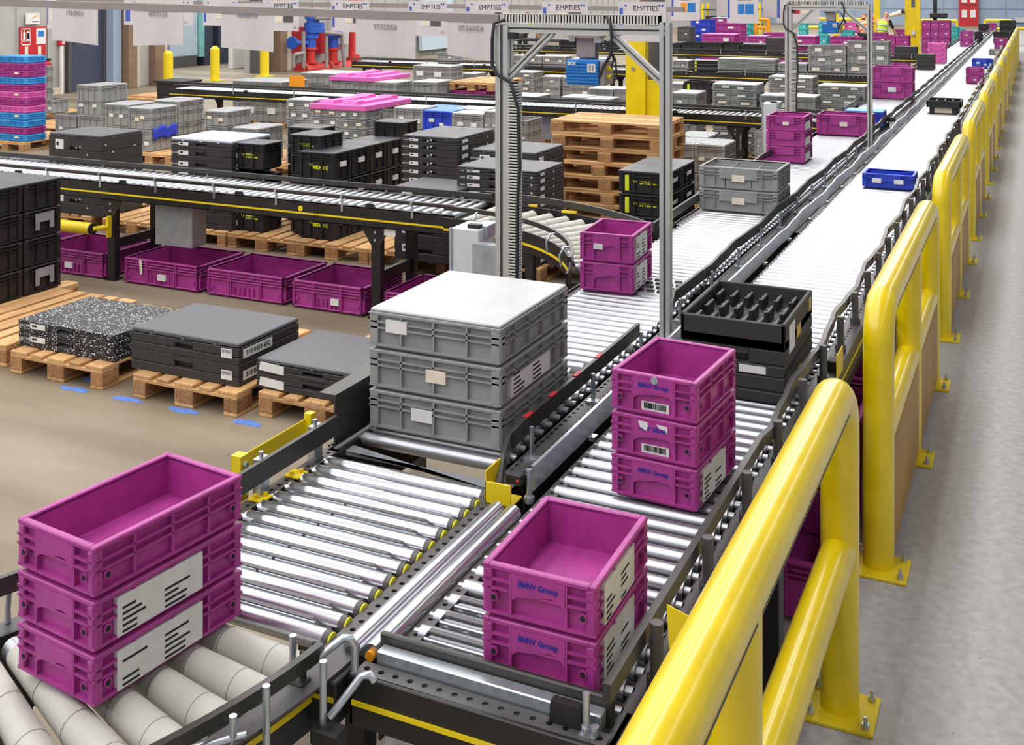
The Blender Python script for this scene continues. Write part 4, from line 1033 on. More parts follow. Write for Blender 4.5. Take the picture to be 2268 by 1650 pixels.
# ================================================================ hanging signs
def rail_bar(name, label, a, b, r):
    o = link(name, MB().tube([a, b], r, rect=(r, r)).mesh(name, 'bracket')); tag(o, label, 'rail'); return o
rail_bar('sign_rail', 'grey rail across the top left, carrying paper backs', (-8.2, 5.19, 2.458), (-2.5, 5.19, 2.352), .022)
rail_bar('sign_rail', 'second grey rail carrying the white EMPTIES signs', (-11.5, 8.7, 2.40), (WY(1515, 0, 8.7)[0], 8.7, 2.345), .02)
rail_bar('sign_rail', 'third grey rail high behind the yellow column', (-10.5, 13.4, 2.515), (-2.9, 13.4, 2.515), .03)
for i, (x, y) in enumerate(((-9.0, 8.7), (-3.45, 8.7))):
    pass
def paper_back(u0, u1, vb0, vb1, num, lab, Y=5.17):
    x0, zb0 = WY(u0, vb0, Y); x1, zb1 = WY(u1, vb1, Y); zt = 2.425 if u0 < 700 else 2.39
    t = thing('paper_sign', lab, 'sign', ((x0 + x1) / 2, Y, zt), 0, 'blank paper signs on the front rail'); hw = (x1 - x0) / 2
    # thin board hung by its top edge, slightly bowed
    mb = MB(); n = 6; vs = []
    for i in range(n + 1):
        x = -hw + 2 * hw * i / n; zb = (zb0 + (zb1 - zb0) * i / n) - zt; bow = .012 * math.sin(math.pi * i / n)
        for yy in (-.001, .001): vs += [(x, yy, 0), (x, yy + bow, zb)]
    fs = []
    for i in range(n):
        a = 4 * i; b = 4 * i + 4
        fs += [(a, b, b + 1, a + 1), (a + 2, a + 3, b + 3, b + 2), (a, a + 2, b + 2, b), (a + 1, b + 1, b + 3, a + 3)]
    fs += [(0, 1, 3, 2), (4 * n, 4 * n + 2, 4 * n + 3, 4 * n + 1)]
    mb.add(vs, fs); part('sheet', mb, 'paper', t)
    if num: part('lettering', text_mesh(num, .042, 'greyink', (0, -.004, -.07 - (.02 if u0 > 700 else 0)), mirror=True), 'greyink', t, 'mirrored digits showing through')
paper_back(115, 217, 88, 101, '6205471', 'blank paper sign nearest the left edge on the front rail')
paper_back(295, 406, 101, 99, '6212700', 'blank paper sign second from the left on the front rail')
paper_back(490, 606, 105, 116, '6108469', 'blank paper sign left of the red cabinet on the front rail')
paper_back(788, 920, 120, 131, '6202777', 'wide blank paper sign right of the red standpipe')
paper_back(991, 1096, 122, 137, '6204670', 'blank paper sign beside the portal left post')
def empties(u0, u1, vb, num, lab, n2='', Y=8.68, zt=2.405, extra=None, title='EMPTIES'):
    x0, zb = WY(u0, vb, Y); x1, _ = WY(u1, vb, Y); hw = (x1 - x0) / 2; H_ = zb - zt
    t = thing('paper_sign', lab, 'sign', ((x0 + x1) / 2, Y, zt), 0, 'white EMPTIES signs')
    part('sheet', MB().box(-hw, hw, -.002, .002, H_, 0), 'paper', t)
    part('blue_stripe', MB().box(-hw * .95, -hw * .82, -.004, -.002, H_ * .85, -.05), 'stripeblue', t, 'blue stripe')
    if title: part('lettering', text_mesh(title, .05 * hw / .17, 'ink', (.03, -.003, -.055)), 'ink', t, 'black EMPTIES lettering')
    if num: part('digits', text_mesh(num, .042 * hw / .17, 'ink', (.02, -.003, -.115)), 'ink', t, 'black digits')
    part('eyelet', MB().cyl((hw * .72, -.004, -.03), (hw * .72, -.002, -.03), .009, n=8).cyl((hw * .84, -.004, -.03), (hw * .84, -.002, -.03), .009, n=8).cyl((-hw * .7, -.004, -.03), (-hw * .7, -.002, -.03), .009, n=8), 'stripeblue', t)
    p1 = MB().box(-hw * .3, hw * .1, -.004, -.002, H_ * .72, H_ * .42); p2 = MB().box(hw * .16, hw * .7, -.004, -.002, H_ * .72, H_ * .42)
    part('picture', p1, 'cream' if not extra else extra[0], t, 'small printed picture'); part('picture', p2, 'darkgrey' if not extra else extra[1], t, 'small printed picture')
    if n2: part('corner_number', text_mesh(n2, .04, 'greyink', (hw * .78, -.003, H_ * .88)), 'greyink', t)
empties(275, 429, 55, '', title='', lab='white sign peeping out behind the second blank paper', n2='24')
empties(450, 527, 57, '', title='', lab='white sign with pictures between the second and third blank papers')
empties(582, 662, 68, '3106640', 'EMPTIES sign in front of the red cabinet', '48')
empties(734, 818, 70, '6104209', 'EMPTIES sign covering the top of the red standpipe')
empties(905, 990, 79, '', 'EMPTIES sign between the two right blank papers', '22')
empties(1031, 1126, 60, '6203853', 'EMPTIES sign left of the near portal beam')
empties(1201, 1302, 60, '', 'EMPTIES sign above the near portal scanner')
empties(1370, 1476, 91, '', 'EMPTIES sign above the yellow column', '4')
empties(105, 125, 63, '', 'narrow sign edge left of the first blank paper', title='')
empties(1486, 1550, 45, '6203991', 'EMPTIES sign with blue picture right of the near portal', Y=13.38, zt=2.5, extra=('orangecap', 'scannerblue'))
empties(1610, 1680, 51, '6204796', 'EMPTIES sign with two blue pictures on the third rail', Y=13.38, zt=2.5, extra=('scannerblue', 'scannerblue'))
empties(1719, 1815, 50, '', 'sign with red picture behind the far portal left post', Y=13.6, zt=2.5, extra=('red', 'cream'))
for u0, u1, vb, lab in ((1588, 1613, 36, 'blank paper edge between the two EMPTIES signs on the third rail'), (1690, 1720, 38, 'blank paper left of the sign with red picture')):
    x0, zb = WY(u0, vb, 13.8); x1, _ = WY(u1, vb, 13.8)
    o = link('paper_sign', MB().box(x0, x1, 13.79, 13.795, zb, 2.5).mesh('paper_sign', 'paper')); tag(o, lab, 'sign')
# ================================================================ yellow column behind the pallet tower
YC = 13.55
xa = WY(1386, 0, YC)[0]; xb = WY(1429, 0, YC)[0]; xc = WY(1464, 0, YC)[0]
t = thing('column_guard', 'yellow steel column guard around a grey pipe column', 'column', ((xa + xb) / 2, YC, 0)); mx_ = (xa + xb) / 2
part('front_plate', MB().box(xa - mx_, xb - mx_, 0, .03, 0, WY(1400, 88, YC)[1], .004), 'yellow', t)
part('side_plate', MB().box(xb - mx_, xc - mx_, .05, .09, 0, WY(1445, 178, YC)[1], .004), 'yellow', t)
part('flange', MB().box(xb - mx_ - .05, xb - mx_, .03, .12, 0, WY(1400, 88, YC)[1]), 'yellow', t)
part('bolt', MB().cyl((-.03, -.012, 1.5), (-.03, 0, 1.5), .025, n=8), 'bracket', t)
part('marking', text_mesh('?', .16, 'ink', (-.02, -.002, 2.0)), 'ink', t, 'black painted marking')
o = link('pipe_column', MB().cyl((xb + .03, YC + .35, 0), (xb + .03, YC + .35, 5), .115, n=20).mesh('pipe_column', 'darkgrey')); tag(o, 'round grey pipe column behind the yellow guard', 'column')
o = link('steel_column', MB().box(xa + .0, xa + .24, YC + .55, YC + .8, 0, 5).mesh('steel_column', 'brown')); tag(o, 'brown column top left of the grey pipe column', 'column')
# ================================================================ yellow safety barrier
FX = -.62; FR = .066; FZ = 1.125
def barrier(y0, y1, mid, label, panel=True, open_end=False):
    t = thing('safety_barrier', label, 'barrier', (FX, y0, 0), 0, 'yellow safety barriers'); L = y1 - y0
    br = .16
    def bend(yc, s):
        return [(0, yc + s * br * math.cos(a), FZ - br + br * math.sin(a)) for a in [math.pi / 2 * k / 8 for k in range(9)]]
    pts = [(0, 0, .0)] + [(0, br - br * math.cos(a), FZ - br + br * math.sin(a)) for a in [math.pi / 2 * k / 8 for k in range(9)]] + \
          [(0, L - br + br * math.sin(a), FZ - br + br * math.cos(a)) for a in [math.pi / 2 * k / 8 for k in range(9)]] + [(0, L, .0)]
    part('tube_frame', MB().tube(pts, FR, 20, up=(1, 0, 0)), 'yellow', t)
    part('mid_post', MB().cyl((0, mid - y0, 0), (0, mid - y0, FZ), FR * .98, n=20), 'yellow', t)
    part('mid_rail', MB().cyl((0, .03, .56), (0, L - .03, .56), FR * .9, n=16), 'yellow', t)
    part('sleeve_seam', MB().box(.055, .0615, br + .02, L - br - .02, FZ - .034, FZ - .028), 'groove', t, 'dark sleeve seam')
    if panel:
        for a, b_ in ((0, mid - y0), (mid - y0, L)): part('lower_panel', MB().box(.02, .055, a + .05, b_ - .05, .05, .52, .003), 'yellowpanel', t, 'scuffed flat lower panel')
    for y in (0, mid - y0, L):
        pl = part('base_plate', MB().box(-.11, .125, y - .12, y + .10, 0, .014, .003), 'yellowpaint', t)
        for dy in (-.09, .07):
            for x in (.098, -.085):
                part('bolt', MB().cyl((x, y + dy, .014), (x, y + dy, .03), .014, n=6).cyl((x, y + dy, .03), (x, y + dy, .052), .007, n=8), 'zinc', pl)
labs = ['nearest yellow barrier section, cut off by the bottom edge', 'second yellow barrier section from the viewer, beside the dark foam stack', 'third yellow barrier section from the viewer', 'fourth yellow barrier section from the viewer', 'fifth yellow barrier section from the viewer', 'sixth yellow barrier section from the viewer', 'seventh yellow barrier section from the viewer', 'eighth yellow barrier section from the viewer', 'ninth yellow barrier section from the viewer', 'tenth yellow barrier section from the viewer', 'eleventh yellow barrier section from the viewer', 'last yellow barrier section, at the far end']
for k in range(12):
    y0 = 1.48 + 3.555 * k; barrier(y0 + (0.03 if k else 0), y0 + 2.53, y0 + (1.02 if k == 0 else 1.3), labs[k], panel=k > 0)
# ================================================================ crates on the two running lines
def pk(**kw):
    return lambda w, d, h, k, top: klt(w, d, h, **{**dict(col='purple'), **kw})
def near_purple(textset, bc=()):
    def f(w, d, h, k, top):
        return klt(w, d, h, 'purple', 2, text=textset.get(k), pins=True, sidelabel=2 if k in (0,) or len(textset) == 2 else 0, seed=k + 3, barcode=k in bc)
    return f
f = near_purple({0: ('BMW Group', 'blueink', 0), 1: ('BMW Group', 'blueink', 0)})
stack(lambda k, tp: f(.30, .40, .135, k, tp), 'plastic_crate', 'crate', 'purple crate', 'nearest the black front beam', -1.093, 2.676, ZR, 2, .133, 0.01)
f2 = near_purple({0: ('BMW Group', 'blueink', 0), 1: ('ANY GRAD', 'blueink', 0), 2: ('BMW Group', 'blueink', 0)}, bc=(1, 2))
three = stack(lambda k, tp: f2(.30, .40, .142, k, tp), 'plastic_crate', 'crate', 'purple crate', 'in front of the dark foam stack', -1.118, 3.70, ZR, 3, .14, -.07)
part('round_seal', MB().cyl((.005, -.2035, .128), (.005, -.2005, .128), .0125, n=20), 'zinc', three[2], 'grey round seal')
for a in ([(-.052, .128), (-.02, .128), (-.018, .112), (-.024, .1), (-.045, .108)], [(.012, .126), (.05, .124), (.05, .1), (.042, .112), (.022, .114)]):
    part('torn_sticker', MB().prism(a, 'xz', -.2025, -.2005), 'white', three[1], 'torn white sticker')
# dark foam stack with finned inserts
X_ = -1.137
for k in range(2):
    inst(foam(.435, .60, .107, 'foam', None, 0, 3 + k, notch=k == 1), 'foam_tray', ('lowest' if k == 0 else 'middle') + ' dark foam tray in the stack behind three purple crates', 'tray', (X_, 4.86, ZR + .108 * k), 0, 'dark foam trays')
t = thing('foam_tray', 'topmost dark foam tray, open, with rows of upright black fins', 'tray', (X_, 4.86, ZR + .216), 0, 'dark foam trays')
w, d, h = .435, .60, .108
mb = MB().box(-w / 2, w / 2, -d / 2, d / 2, 0, .04, .004)
for s in (-1, 1): mb.box(s * w / 2, s * (w / 2 - .018), -d / 2, d / 2, .0, h, .004).box(-w / 2, w / 2, s * d / 2, s * (d / 2 - .018), .0, h, .004)
part('body', mb, 'foam', t)
for i in range(6):
    for j in range(3):
        fm = MB(); x = -.17 + .066 * i; y = -.2 + .19 * j
        fm.box(x - .008, x + .008, y - .055, y + .055, .04, h - .02, .004)
        fm.box(x - .018, x - .008, y - .03, y - .01, .04, h - .03).box(x - .018, x - .008, y + .02, y + .04, .04, h - .03)
        part('fin', fm, 'black', t)
part('label', MB().box(w / 2 - .001, w / 2 + .0015, -.22, -.10, -.03, .085), 'white', t, 'white label on the side')
for y0_, y1_, z0_, z1_ in ((-.06, .03, -.01, .04), (.22, .27, .03, .09), (-.05, .04, -.18, -.14)): part('torn_sticker', MB().box(w / 2 - .001, w / 2 + .0015, y0_, y1_, z0_, z1_), 'ochre', t, 'torn yellow sticker')
part('torn_label', MB().box(.03, .14, -d / 2 - .002, -d / 2, -.10, -.07), 'white', t)
# further along the right line
stack(lambda k, tp: klt(.42, .30, .125, 'blue', 1, stick=2, seed=4), 'plastic_crate', 'crate', 'blue crate', 'on the right line behind the foam stack', -1.135, 10.04, ZR, 1, .125)
t = thing('divided_tray', 'black divided tray with white label on the right line', 'tray', (-1.14, 16.45, ZR))
mb = MB().box(-.185, .185, -.2, .2, 0, .09, .006)
for s in (-1, 1): mb.box(s * .22, s * .2, -.25, .25, .09, .18, .004).box(-.22, .22, s * .25, s * .23, .09, .18, .004)
part('body', mb, 'black', t)
dm = MB().box(-.22, .22, -.25, .25, .088, .095)
for i in range(1, 4): dm.box(-.2 + .1 * i - .006, -.2 + .1 * i + .006, -.23, .23, .095, .17)
part('divider', dm, 'black', t); part('label', MB().box(-.12, .10, -.203, -.2, .01, .085), 'cream', t, 'pale torn label')
stack(lambda k, tp: klt(.30, .40, .14, 'purple', 1, stick=1 if k == 0 else 0, seed=2), 'plastic_crate', 'crate', 'purple crate', 'right line between tray and blue crate', -1.01, 21.95, ZR, 2, .14)
stack(lambda k, tp: klt(.42, .32, .20, 'blue', 1, stick=2, seed=8), 'plastic_crate', 'crate', 'blue crate', 'small, far along the right line', -1.06, 26.2, ZR, 1, .20)
def far_box(u0, u1, vb, h, Y, kind, lab, cat='crate', n=1, d=.4, col='purple', where='', hh=None):
    x0 = WY(u0, 0, Y)[0]; x1 = WY(u1, 0, Y)[0]
    fn = (lambda k, tp: klt(x1 - x0, d, h / n, col, 1, stick=1, seed=k + int(u0))) if kind == 'klt' else (lambda k, tp: bklt(x1 - x0, d, h / n, False, sidelab=True, seed=k))
    stack(fn, 'plastic_crate', cat, lab, where, (x0 + x1) / 2, Y + d / 2, ZR, n, h / n)
far_box(2190, 2225, 111, .14, 31.5, 'klt', 'low grey crate', col='grey', where='beyond the small blue crate on right line')
far_box(2202, 2232, 100, .30, 35.0, 'klt', 'purple crate', n=2, where='far on right line before black totes')
far_box(2200, 2236, 88, .36, 38.5, 'b', 'black tote', n=2, where='far end of the right line')
far_box(2237, 2247, 86, .36, 39.0, 'b', 'narrow black tote', n=2, where='far end beside the barrier')
far_box(2214, 2244, 60, .50, 47.0, 'b', 'black tote', n=2, where='very end of the right line')
# left line
def blurred_stack():
    x, y = -2.035, 3.97
    stack(lambda k, tp: klt(.56, .64, .154, 'grey', 2, 'greylid' if tp else None, stick=1, handle=False, seed=k + 20, sidelabel=1 if k == 1 else 0), 'folding_crate', 'crate', 'large grey crate', 'just entering the transfer table', x, y, ZR, 3, .155, 0.0)
blurred_stack()
stack(lambda k, tp: klt(.31, .41, .165, 'purple', 2, stick=1 if k == 1 else 0, seed=5, sidelabel=2), 'plastic_crate', 'crate', 'purple crate', 'merging left of the near portal post', -2.17, 6.04, ZR, 2, .165, .06)
stack(lambda k, tp: klt(.60, .46, .17, 'grey', 1, stick=1, div=tp, seed=6), 'plastic_crate', 'crate', 'grey crate', 'on the left line, top one divided', -2.035, 8.58, ZR, 2, .17)
stack(lambda k, tp: klt(.37, .44, .155, 'purple', 1, stick=1 if tp else 0, seed=9, sidelabel=1), 'plastic_crate', 'crate', 'purple crate', 'beside the far grey cabinet', -2.215, 11.2, ZR, 3, .15)
stack(lambda k, tp: klt(.60, .42, .24, 'purple', 1, stick=1, seed=12), 'plastic_crate', 'crate', 'wide purple crate', 'open, at the far portal post', -2.02, 13.5, ZR, 1, .24)
stack(lambda k, tp: klt(.46, .36, .19, 'blue', 1, lid='lightblue', stick=1, seed=3), 'plastic_crate', 'crate', 'blue crate', 'half hidden behind the wide purple crate', -1.93, 14.5, ZR, 1, .19)
stack(lambda k, tp: klt(.60, .42, .245, 'purple', 1, stick=1 if k == 0 else 0, seed=14), 'plastic_crate', 'crate', 'wide purple crate', 'left line beyond the far portal', -2.02, 18.3, ZR, 2, .245)
stack(lambda k, tp: foam(.34, .45, .16, 'foam', None, 0, 7, notch=False), 'foam_box', 'box', 'black foam box', 'left line behind wide purple pair', -2.13, 25.35, ZR, 2, .16)
stack(lambda k, tp: klt(.38, .40, .12, 'pink', 1, stick=0, seed=8), 'plastic_crate', 'crate', 'pinkish crate', 'left line behind the black foam pair', -2.08, 27.7, ZR, 4, .11)
far_box(2126, 2155, 95, .45, 36.0, 'klt', 'purple crate', n=2, where='far left line with white labels')
far_box(2158, 2176, 88, .32, 39.5, 'b', 'small black tote', n=2, where='far left line right of purple pair')
far_box(2167, 2190, 67, .34, 48.0, 'b', 'black tote', n=2, where='at the red door end of left line')
# purple stack on the near curve
stack(lambda k, tp: klt(.29, .47, .128, 'purple', 2, pins=True, seed=30 + k, sidelabel=2 if k < 2 else 0), 'plastic_crate', 'crate', 'purple crate', 'on the tapered-roller curve', -2.095, 2.19, ZR + .002, 3, .127, -.12)
# dark tubs on the floor between the right line and the barrier
for y, z, lab in ((4.75, 0, 'purple tub on the floor under the right line, nearest the viewer'), (5.55, 0, 'purple tub on the floor under the right line, second'), (6.4, 0, 'purple tub on the floor under the right line, third'), (5.5, .24, 'purple tub stacked on the second tub under the line'), (6.3, .24, 'purple tub stacked on the third tub under the line')):
    inst(tub(.5, .74, .24, 2), 'plastic_tub', lab, 'tub', (-1.0, y + .1, z), 0, 'purple tubs under the right conveyor')
# ================================================================ floor pallets and loads in front of the near cross conveyor
pallet(-5.68, 5.84, 0, 'wooden pallet carrying the white-speckled black boxes')
pallet(-4.63, 5.84, 0, 'wooden pallet carrying the pair of plain dark foam boxes')
pallet(-3.74, 5.92, 0, 'wooden pallet half hidden by the grey crates entering the table')
pallet(-6.59, 5.9, 0, 'wooden pallet at the left edge beside the speckled boxes')
pallet(-7.40, 6.1, 0, 'wooden pallet under the tall black totes at the left edge')
for k in range(2):
    inst(foam(.84, .62, .085, 'speckle', None, 1, 1 + k, '621 2709'), 'foam_box', ('lower' if k == 0 else 'upper') + ' white-speckled black box on the front left pallet', 'box', (-5.70, 5.65, .144 + .086 * k), 0, 'white-speckled black boxes')
for k in range(2):
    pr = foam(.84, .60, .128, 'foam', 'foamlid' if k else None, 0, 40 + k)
    o = inst(pr, 'foam_box', ('lower' if k == 0 else 'upper') + ' plain dark foam box on the pallet next to the speckled boxes', 'box', (-4.70, 5.62, .144 + .129 * k), 0, 'plain dark foam boxes')
    lb = part('label', MB().box(.29, .37, -.3025, -.300, .035, .09), 'white', o, 'white barcode label'); part('barcode', bars(.295, .365, .065, .085, -.303, 14, seed=k), 'greyink', lb)
    s = part('side_strip', MB().box(.419, .4215, -.26, .02, .03, .085), 'white', o, 'white strip with digits')
    me = text_mesh('310 8459 652', .042, 'ink', (.4225, -.12, .058), 'right'); part('digits', me, 'ink', s)
for k in range(2):
    o = inst(foam(.80, .62, .088, 'foam', 'foamlid' if k else None, 0, 50 + k), 'foam_box', ('lower' if k == 0 else 'upper') + ' dark foam box with torn white labels left of the grey crates', 'box', (-3.79, 5.68, .144 + .089 * k), 0, 'dark foam boxes with torn labels')
    part('torn_label', MB().prism([(-.38, .02), (-.20, .01), (-.2, .06), (-.28, .065), (-.37, .07)], 'xz', -.3125, -.309), 'white', o, 'torn white label')
for cidx, (y, n) in enumerate(((6.37, 4), (6.0, 4))):
    def fb(k, tp, c=cidx):
        pr = bklt(.62, .355, .214, tp, seed=60)
        return pr
    stack(fb, 'black_tote', 'tote', 'tall black tote', ('at the left edge, right column', 'at the left edge, front column', 'at the left edge, rear column')[cidx], -7.34, y, .144, n, .215)
rb = MB()
for y, z in ((6.36, .144 + .43), (6.36, .144)):
    rb.prism([(y - .07, z + .06), (y - .03, z + .06), (y - .03, z + .12), (y + .07, z + .12), (y + .07, z + .06), (y + .11, z + .06), (y + .11, z + .19), (y - .07, z + .19)], 'yz', -7.026, -7.022)
o = link('label_holder', rb.mesh('label_holder', 'sheet')); tag(o, 'grey notched label plates on the right column of black totes', 'label')
# blue tape marks
for i, (u, v, lab) in enumerate(((215, 842, 'under the speckled box pallet, left'), (165, 862, 'before the speckled box pallet'), (283, 885, 'left of the dark foam box pallet'), (410, 910, 'before the dark foam box pallet'), (548, 937, 'right of the dark foam box pallet'), (690, 965, 'under the torn-label box pallet'))):
    x, y = WZ(u, v, 0); rr = random.Random(i); pts = [(x + .12 * math.cos(a) * rr.uniform(.7, 1.2), y + .035 * math.sin(a) * rr.uniform(.6, 1.3)) for a in [2 * math.pi * k / 12 for k in range(12)]]
    o = link('floor_tape', MB().prism(pts, 'xy', .0, .002).mesh('floor_tape', 'tape')); tag(o, 'worn blue tape mark on the floor ' + lab, 'marking', 'blue tape marks')
# row of purple tubs under the near cross conveyor
TL = ['purple tub left of the conveyor leg', 'purple tub right of the conveyor leg with brown tape', 'purple tub under the dark conveyor, with crescent scratch', 'purple tub left of the second conveyor leg', 'purple tub right of the second conveyor leg', 'purple tub partly hidden by the large grey crates', 'purple tub half hidden behind the tall black totes']
for k, (x, wt) in enumerate(((-7.68, .80), (-6.655, .82), (-5.78, .79), (-4.985, .67), (-4.08, .79), (-3.32, .75), (-8.5, .8))):
    o = inst(tub(wt, .60, .22, k), 'plastic_tub', TL[k], 'tub', (x, 7.55, 0), 0, 'purple tubs under the near cross conveyor')
    if k == 1: part('tape_strip', MB().prism([(-.23, .215), (-.20, .215), (-.195, .10), (-.215, .09)], 'xz', -.304, -.301), 'cream', o, 'brown adhesive tape')
# ================================================================ first row behind the near cross conveyor (standing on pallets)
P0 = .144
PR = [(-9.25, 'pallet under the big black two-layer box'), (-7.55, 'pallet below the black boxes with white side labels'), (-6.72, 'pallet below the left black totes with yellow stencils'), (-5.92, 'dark worn pallet under the single black tote'), (-5.11, 'empty pale pallet left of the second conveyor leg'), (-4.2, 'pallet under the five-layer dark box stack'), (-8.35, 'empty pallet behind the short yellow tube')]
for i, (x, lab) in enumerate(PR): pallet(x - (.05 if i == 0 else 0), 9.28, 0, lab)
lowbox = dict(lid='foamlid')
stack(lambda k, tp: foam(.74, .60, .28, 'foam', 'foamlid' if tp else None, 1, 3, dots=3), 'foam_box', 'box', 'big black box', 'far left behind the conveyor', -9.15, 9.0, P0, 3, .282)
stack(lambda k, tp: foam(1.0, .7, .26, 'foam', 'foamlid', 0, 3), 'foam_box', 'box', 'low black box', 'left of the big black box stack', -10.1, 8.95, 0.36 - .0, 1, .26)
pallet(-10.1, 9.0, .0, 'pallet under the low black box at the left'); pallet(-10.1, 9.0, .144, 'second pallet under the low black box')
inst(foam(.9, .65, .07, 'foam', None, 0, 9, notch=False), 'foam_box', 'thin black tray under the low black box at the left', 'box', (-10.1, 9.0, .288))
stack(lambda k, tp: foam(.76, .62, .109, 'foam', 'shinylid' if tp else None, 2, 5, '621 9930'), 'foam_box', 'box', 'black labelled box', 'under the shiny gridded lid', -7.50, 9.05, P0, 8, .11)
stack(lambda k, tp: bklt(.385, .30, .25, tp, 'worn', seed=1), 'black_tote', 'tote', 'black tote', 'left of the taller stencilled totes', -6.985, 8.96, P0, 3, .30)
stack(lambda k, tp: bklt(.34, .40, .19, tp, 'worn', seed=3), 'black_tote', 'tote', 'black tote', 'with three yellow triangles one above another', -6.39, 9.13, P0, 5, .19)
stack(lambda k, tp: bklt(.385, .295, .19, tp, None, seed=4), 'black_tote', 'tote', 'black tote', 'rear left of the yellow stencils', -6.75, 9.55, P0, 5, .19)
for k, (y, wh) in enumerate(((8.95, 'front of the four-deep black row'), (9.27, 'second of the four-deep black row'), (9.59, 'third of the four-deep black row'), (9.91, 'rear of the four-deep black row'))):
    stack(lambda q, tp, k=k: bklt(.40, .30, .27, tp, '310 4286' if k == 0 else None, seed=5 + k, sidelab=True), 'black_tote', 'tote', 'black tote', wh, -6.17 + .0, y, P0, 3, .272) if k else None
stack(lambda q, tp: bklt(.40, .30, .27, tp, '310 4286', seed=5, sidelab=True), 'black_tote', 'tote', 'black tote', 'front of the four-deep black row', -6.17, 8.95, P0, 3, .272)
stack(lambda k, tp: bklt(.36, .30, .24, tp, None, seed=11), 'black_tote', 'tote', 'black tote', 'behind the four-deep black row', -6.17, 10.26, P0, 4, .24)
stack(lambda k, tp: foam(.60, .80, .0795, 'foam', 'foamlid' if tp else None, 2, 8, '620 5471', dots=2), 'foam_box', 'box', 'thin dark box', 'of twelve left of the portal', -5.25, 9.75, P0, 12, .08)
stack(lambda k, tp: foam(.62, .5, .16, 'foam', 'foamlid' if tp else None, 2, 13), 'foam_box', 'box', 'flat dark box', 'with white slips on top', -4.80, 8.72, P0, 4, .16)
stack(lambda k, tp: foam(.77, .58, .0675, 'foam', 'foamlid' if tp else None, 2, 15, 'K2803', dots=1), 'foam_box', 'box', 'flat labelled box', 'crossed by the portal post', -4.22, 8.98, P0, 12, .068)
stack(lambda k, tp: foam(.66, .68, .17, 'foam', 'foamlid' if tp else None, 2, 17, '620 5471'), 'foam_box', 'box', 'dark lidded box', 'behind the crossed flat boxes', -4.5, 9.75, P0, 5, .172)
stack(lambda k, tp: bklt(.41, .38, .178, tp, 'worn', True, seed=21, sidelab=True), 'black_tote', 'tote', 'black tote', 'with yellow tags by the portal post', -2.86, 8.77, P0, 5, .178)
stack(lambda k, tp: bklt(.41, .38, .178, tp, None, seed=22, sidelab=True), 'black_tote', 'tote', 'black tote', 'behind the yellow-tagged totes', -2.86, 9.17, P0, 5, .178)
pallet(-2.9, 9.2, 0, 'pallet under the yellow-tagged black totes')
pallet(-6.1, 10.42, 0, 'pallet under the black totes behind the four-deep row', L=1.0, Wd=.7)
# tower of pallets
for k in range(8):
    pallet(-3.97 + random.uniform(-.03, .03) + (-.07 if k == 4 else 0), 11.15, .144 * k, f'wooden pallet, {"lowest" if k == 0 else ("topmost" if k == 7 else ORD[7 - k])} in the tall pallet tower', 'x', random.uniform(-.012, .012), 'pallets in the tower')
stack(lambda k, tp: foam(.8, .5, .1, 'speckle', None, 0, 33, notch=False), 'foam_box', 'box', 'speckled flat box', 'in front of the pallet tower', -3.7, 9.1, .144, 2, .1)
# ================================================================ second row: in front of the middle cross conveyor
def G(col='grey', lid='greylid', **kw):
    kw = {'stick': 2, 'handle': False, **kw}
    return lambda w, d, h, k, top: klt(w, d, h, col, 1, lid if top else None, seed=k + int(w * 100) % 7, **kw)
KR = 'folding_crate'
# left side
x0, x1, zt = spx(G(lid='grey', stick=2), KR, 'crate', 'tall grey crate', 'with torn white labels at the left', (220, 190), 170, 13.0, .6, 1, z0=.50)
spx(G(lid=None), KR, 'crate', 'small grey crate', 'under the tall torn-label crate', (226, 258), 172, 12.95, .6, 1, z0=.144)
spx(G(lid=None), KR, 'crate', 'small grey crate', 'left of the tall torn-label crate', (168, 256), 122, 12.95, .5, 1, z0=.144)
pallet(-13.47, 13.5, 0, 'pallet under the tall torn-label grey crate', Wd=1.1)
xa_, xb_, zt = spx(G(lidframe=True), KR, 'crate', 'grey crate', 'above the blue cloth', (334, 240), 283, 12.5, .56, 2, z0=.144)
spx(G(lidframe=True), KR, 'crate', 'grey crate', 'left of the blue cloth crates', (283, 232), 232, 12.62, .56, 2, z0=.144)
spx(G(lidframe=True, stick=2), KR, 'crate', 'grey crate', 'behind the blue cloth crates', (396, 224), 340, 13.1, .56, 2, z0=.144)
pallet(-11.6, 13.0, 0, 'pallet under the grey crates with blue cloth'); pallet(-12.5, 13.0, 0, 'pallet left of the pallet with blue cloth crates')
# blue cloth hanging over the lower crate side
X = xb_; ya, za = WX(333, 290, X); yb_, zb_ = WX(391, 283, X)
cm = MB(); n = 14; vs = []; fs = []
for i in range(n + 1):
    for j in range(5):
        y = 12.53 + (.5) * i / n; z = .50 - .17 * j / 4 - .02 * math.sin(i * .9); vs.append((X + .012 + .012 * math.sin(i * 1.7) * (j / 4) + .004, y, z))
for i in range(n):
    for j in range(4): fs.append((i * 5 + j, (i + 1) * 5 + j, (i + 1) * 5 + j + 1, i * 5 + j + 1))
cm.add(vs, fs, True)
o = link('blue_cloth', cm.mesh('blue_cloth', 'clothblue')); tag(o, 'bright blue cloth hanging on a grey crate', 'cloth')
sm_ = o.modifiers.new('thick', 'SOLIDIFY'); sm_.thickness = .006
spx(G(lidframe=True), KR, 'crate', 'grey crate', 'white-framed lid, left of flat stacks', (501, 247), 452, 12.5, .56, 3, z0=.144)
spx(G(lidframe=True), KR, 'crate', 'grey crate', 'low, before the white-framed crate', (570, 285), 515, 12.3, .58, 2, z0=.144)
pallet(-10.16, 13.0, 0, 'pallet under the white-framed grey crates'); pallet(-9.35, 12.9, 0, 'pallet under the low grey crates beside them')
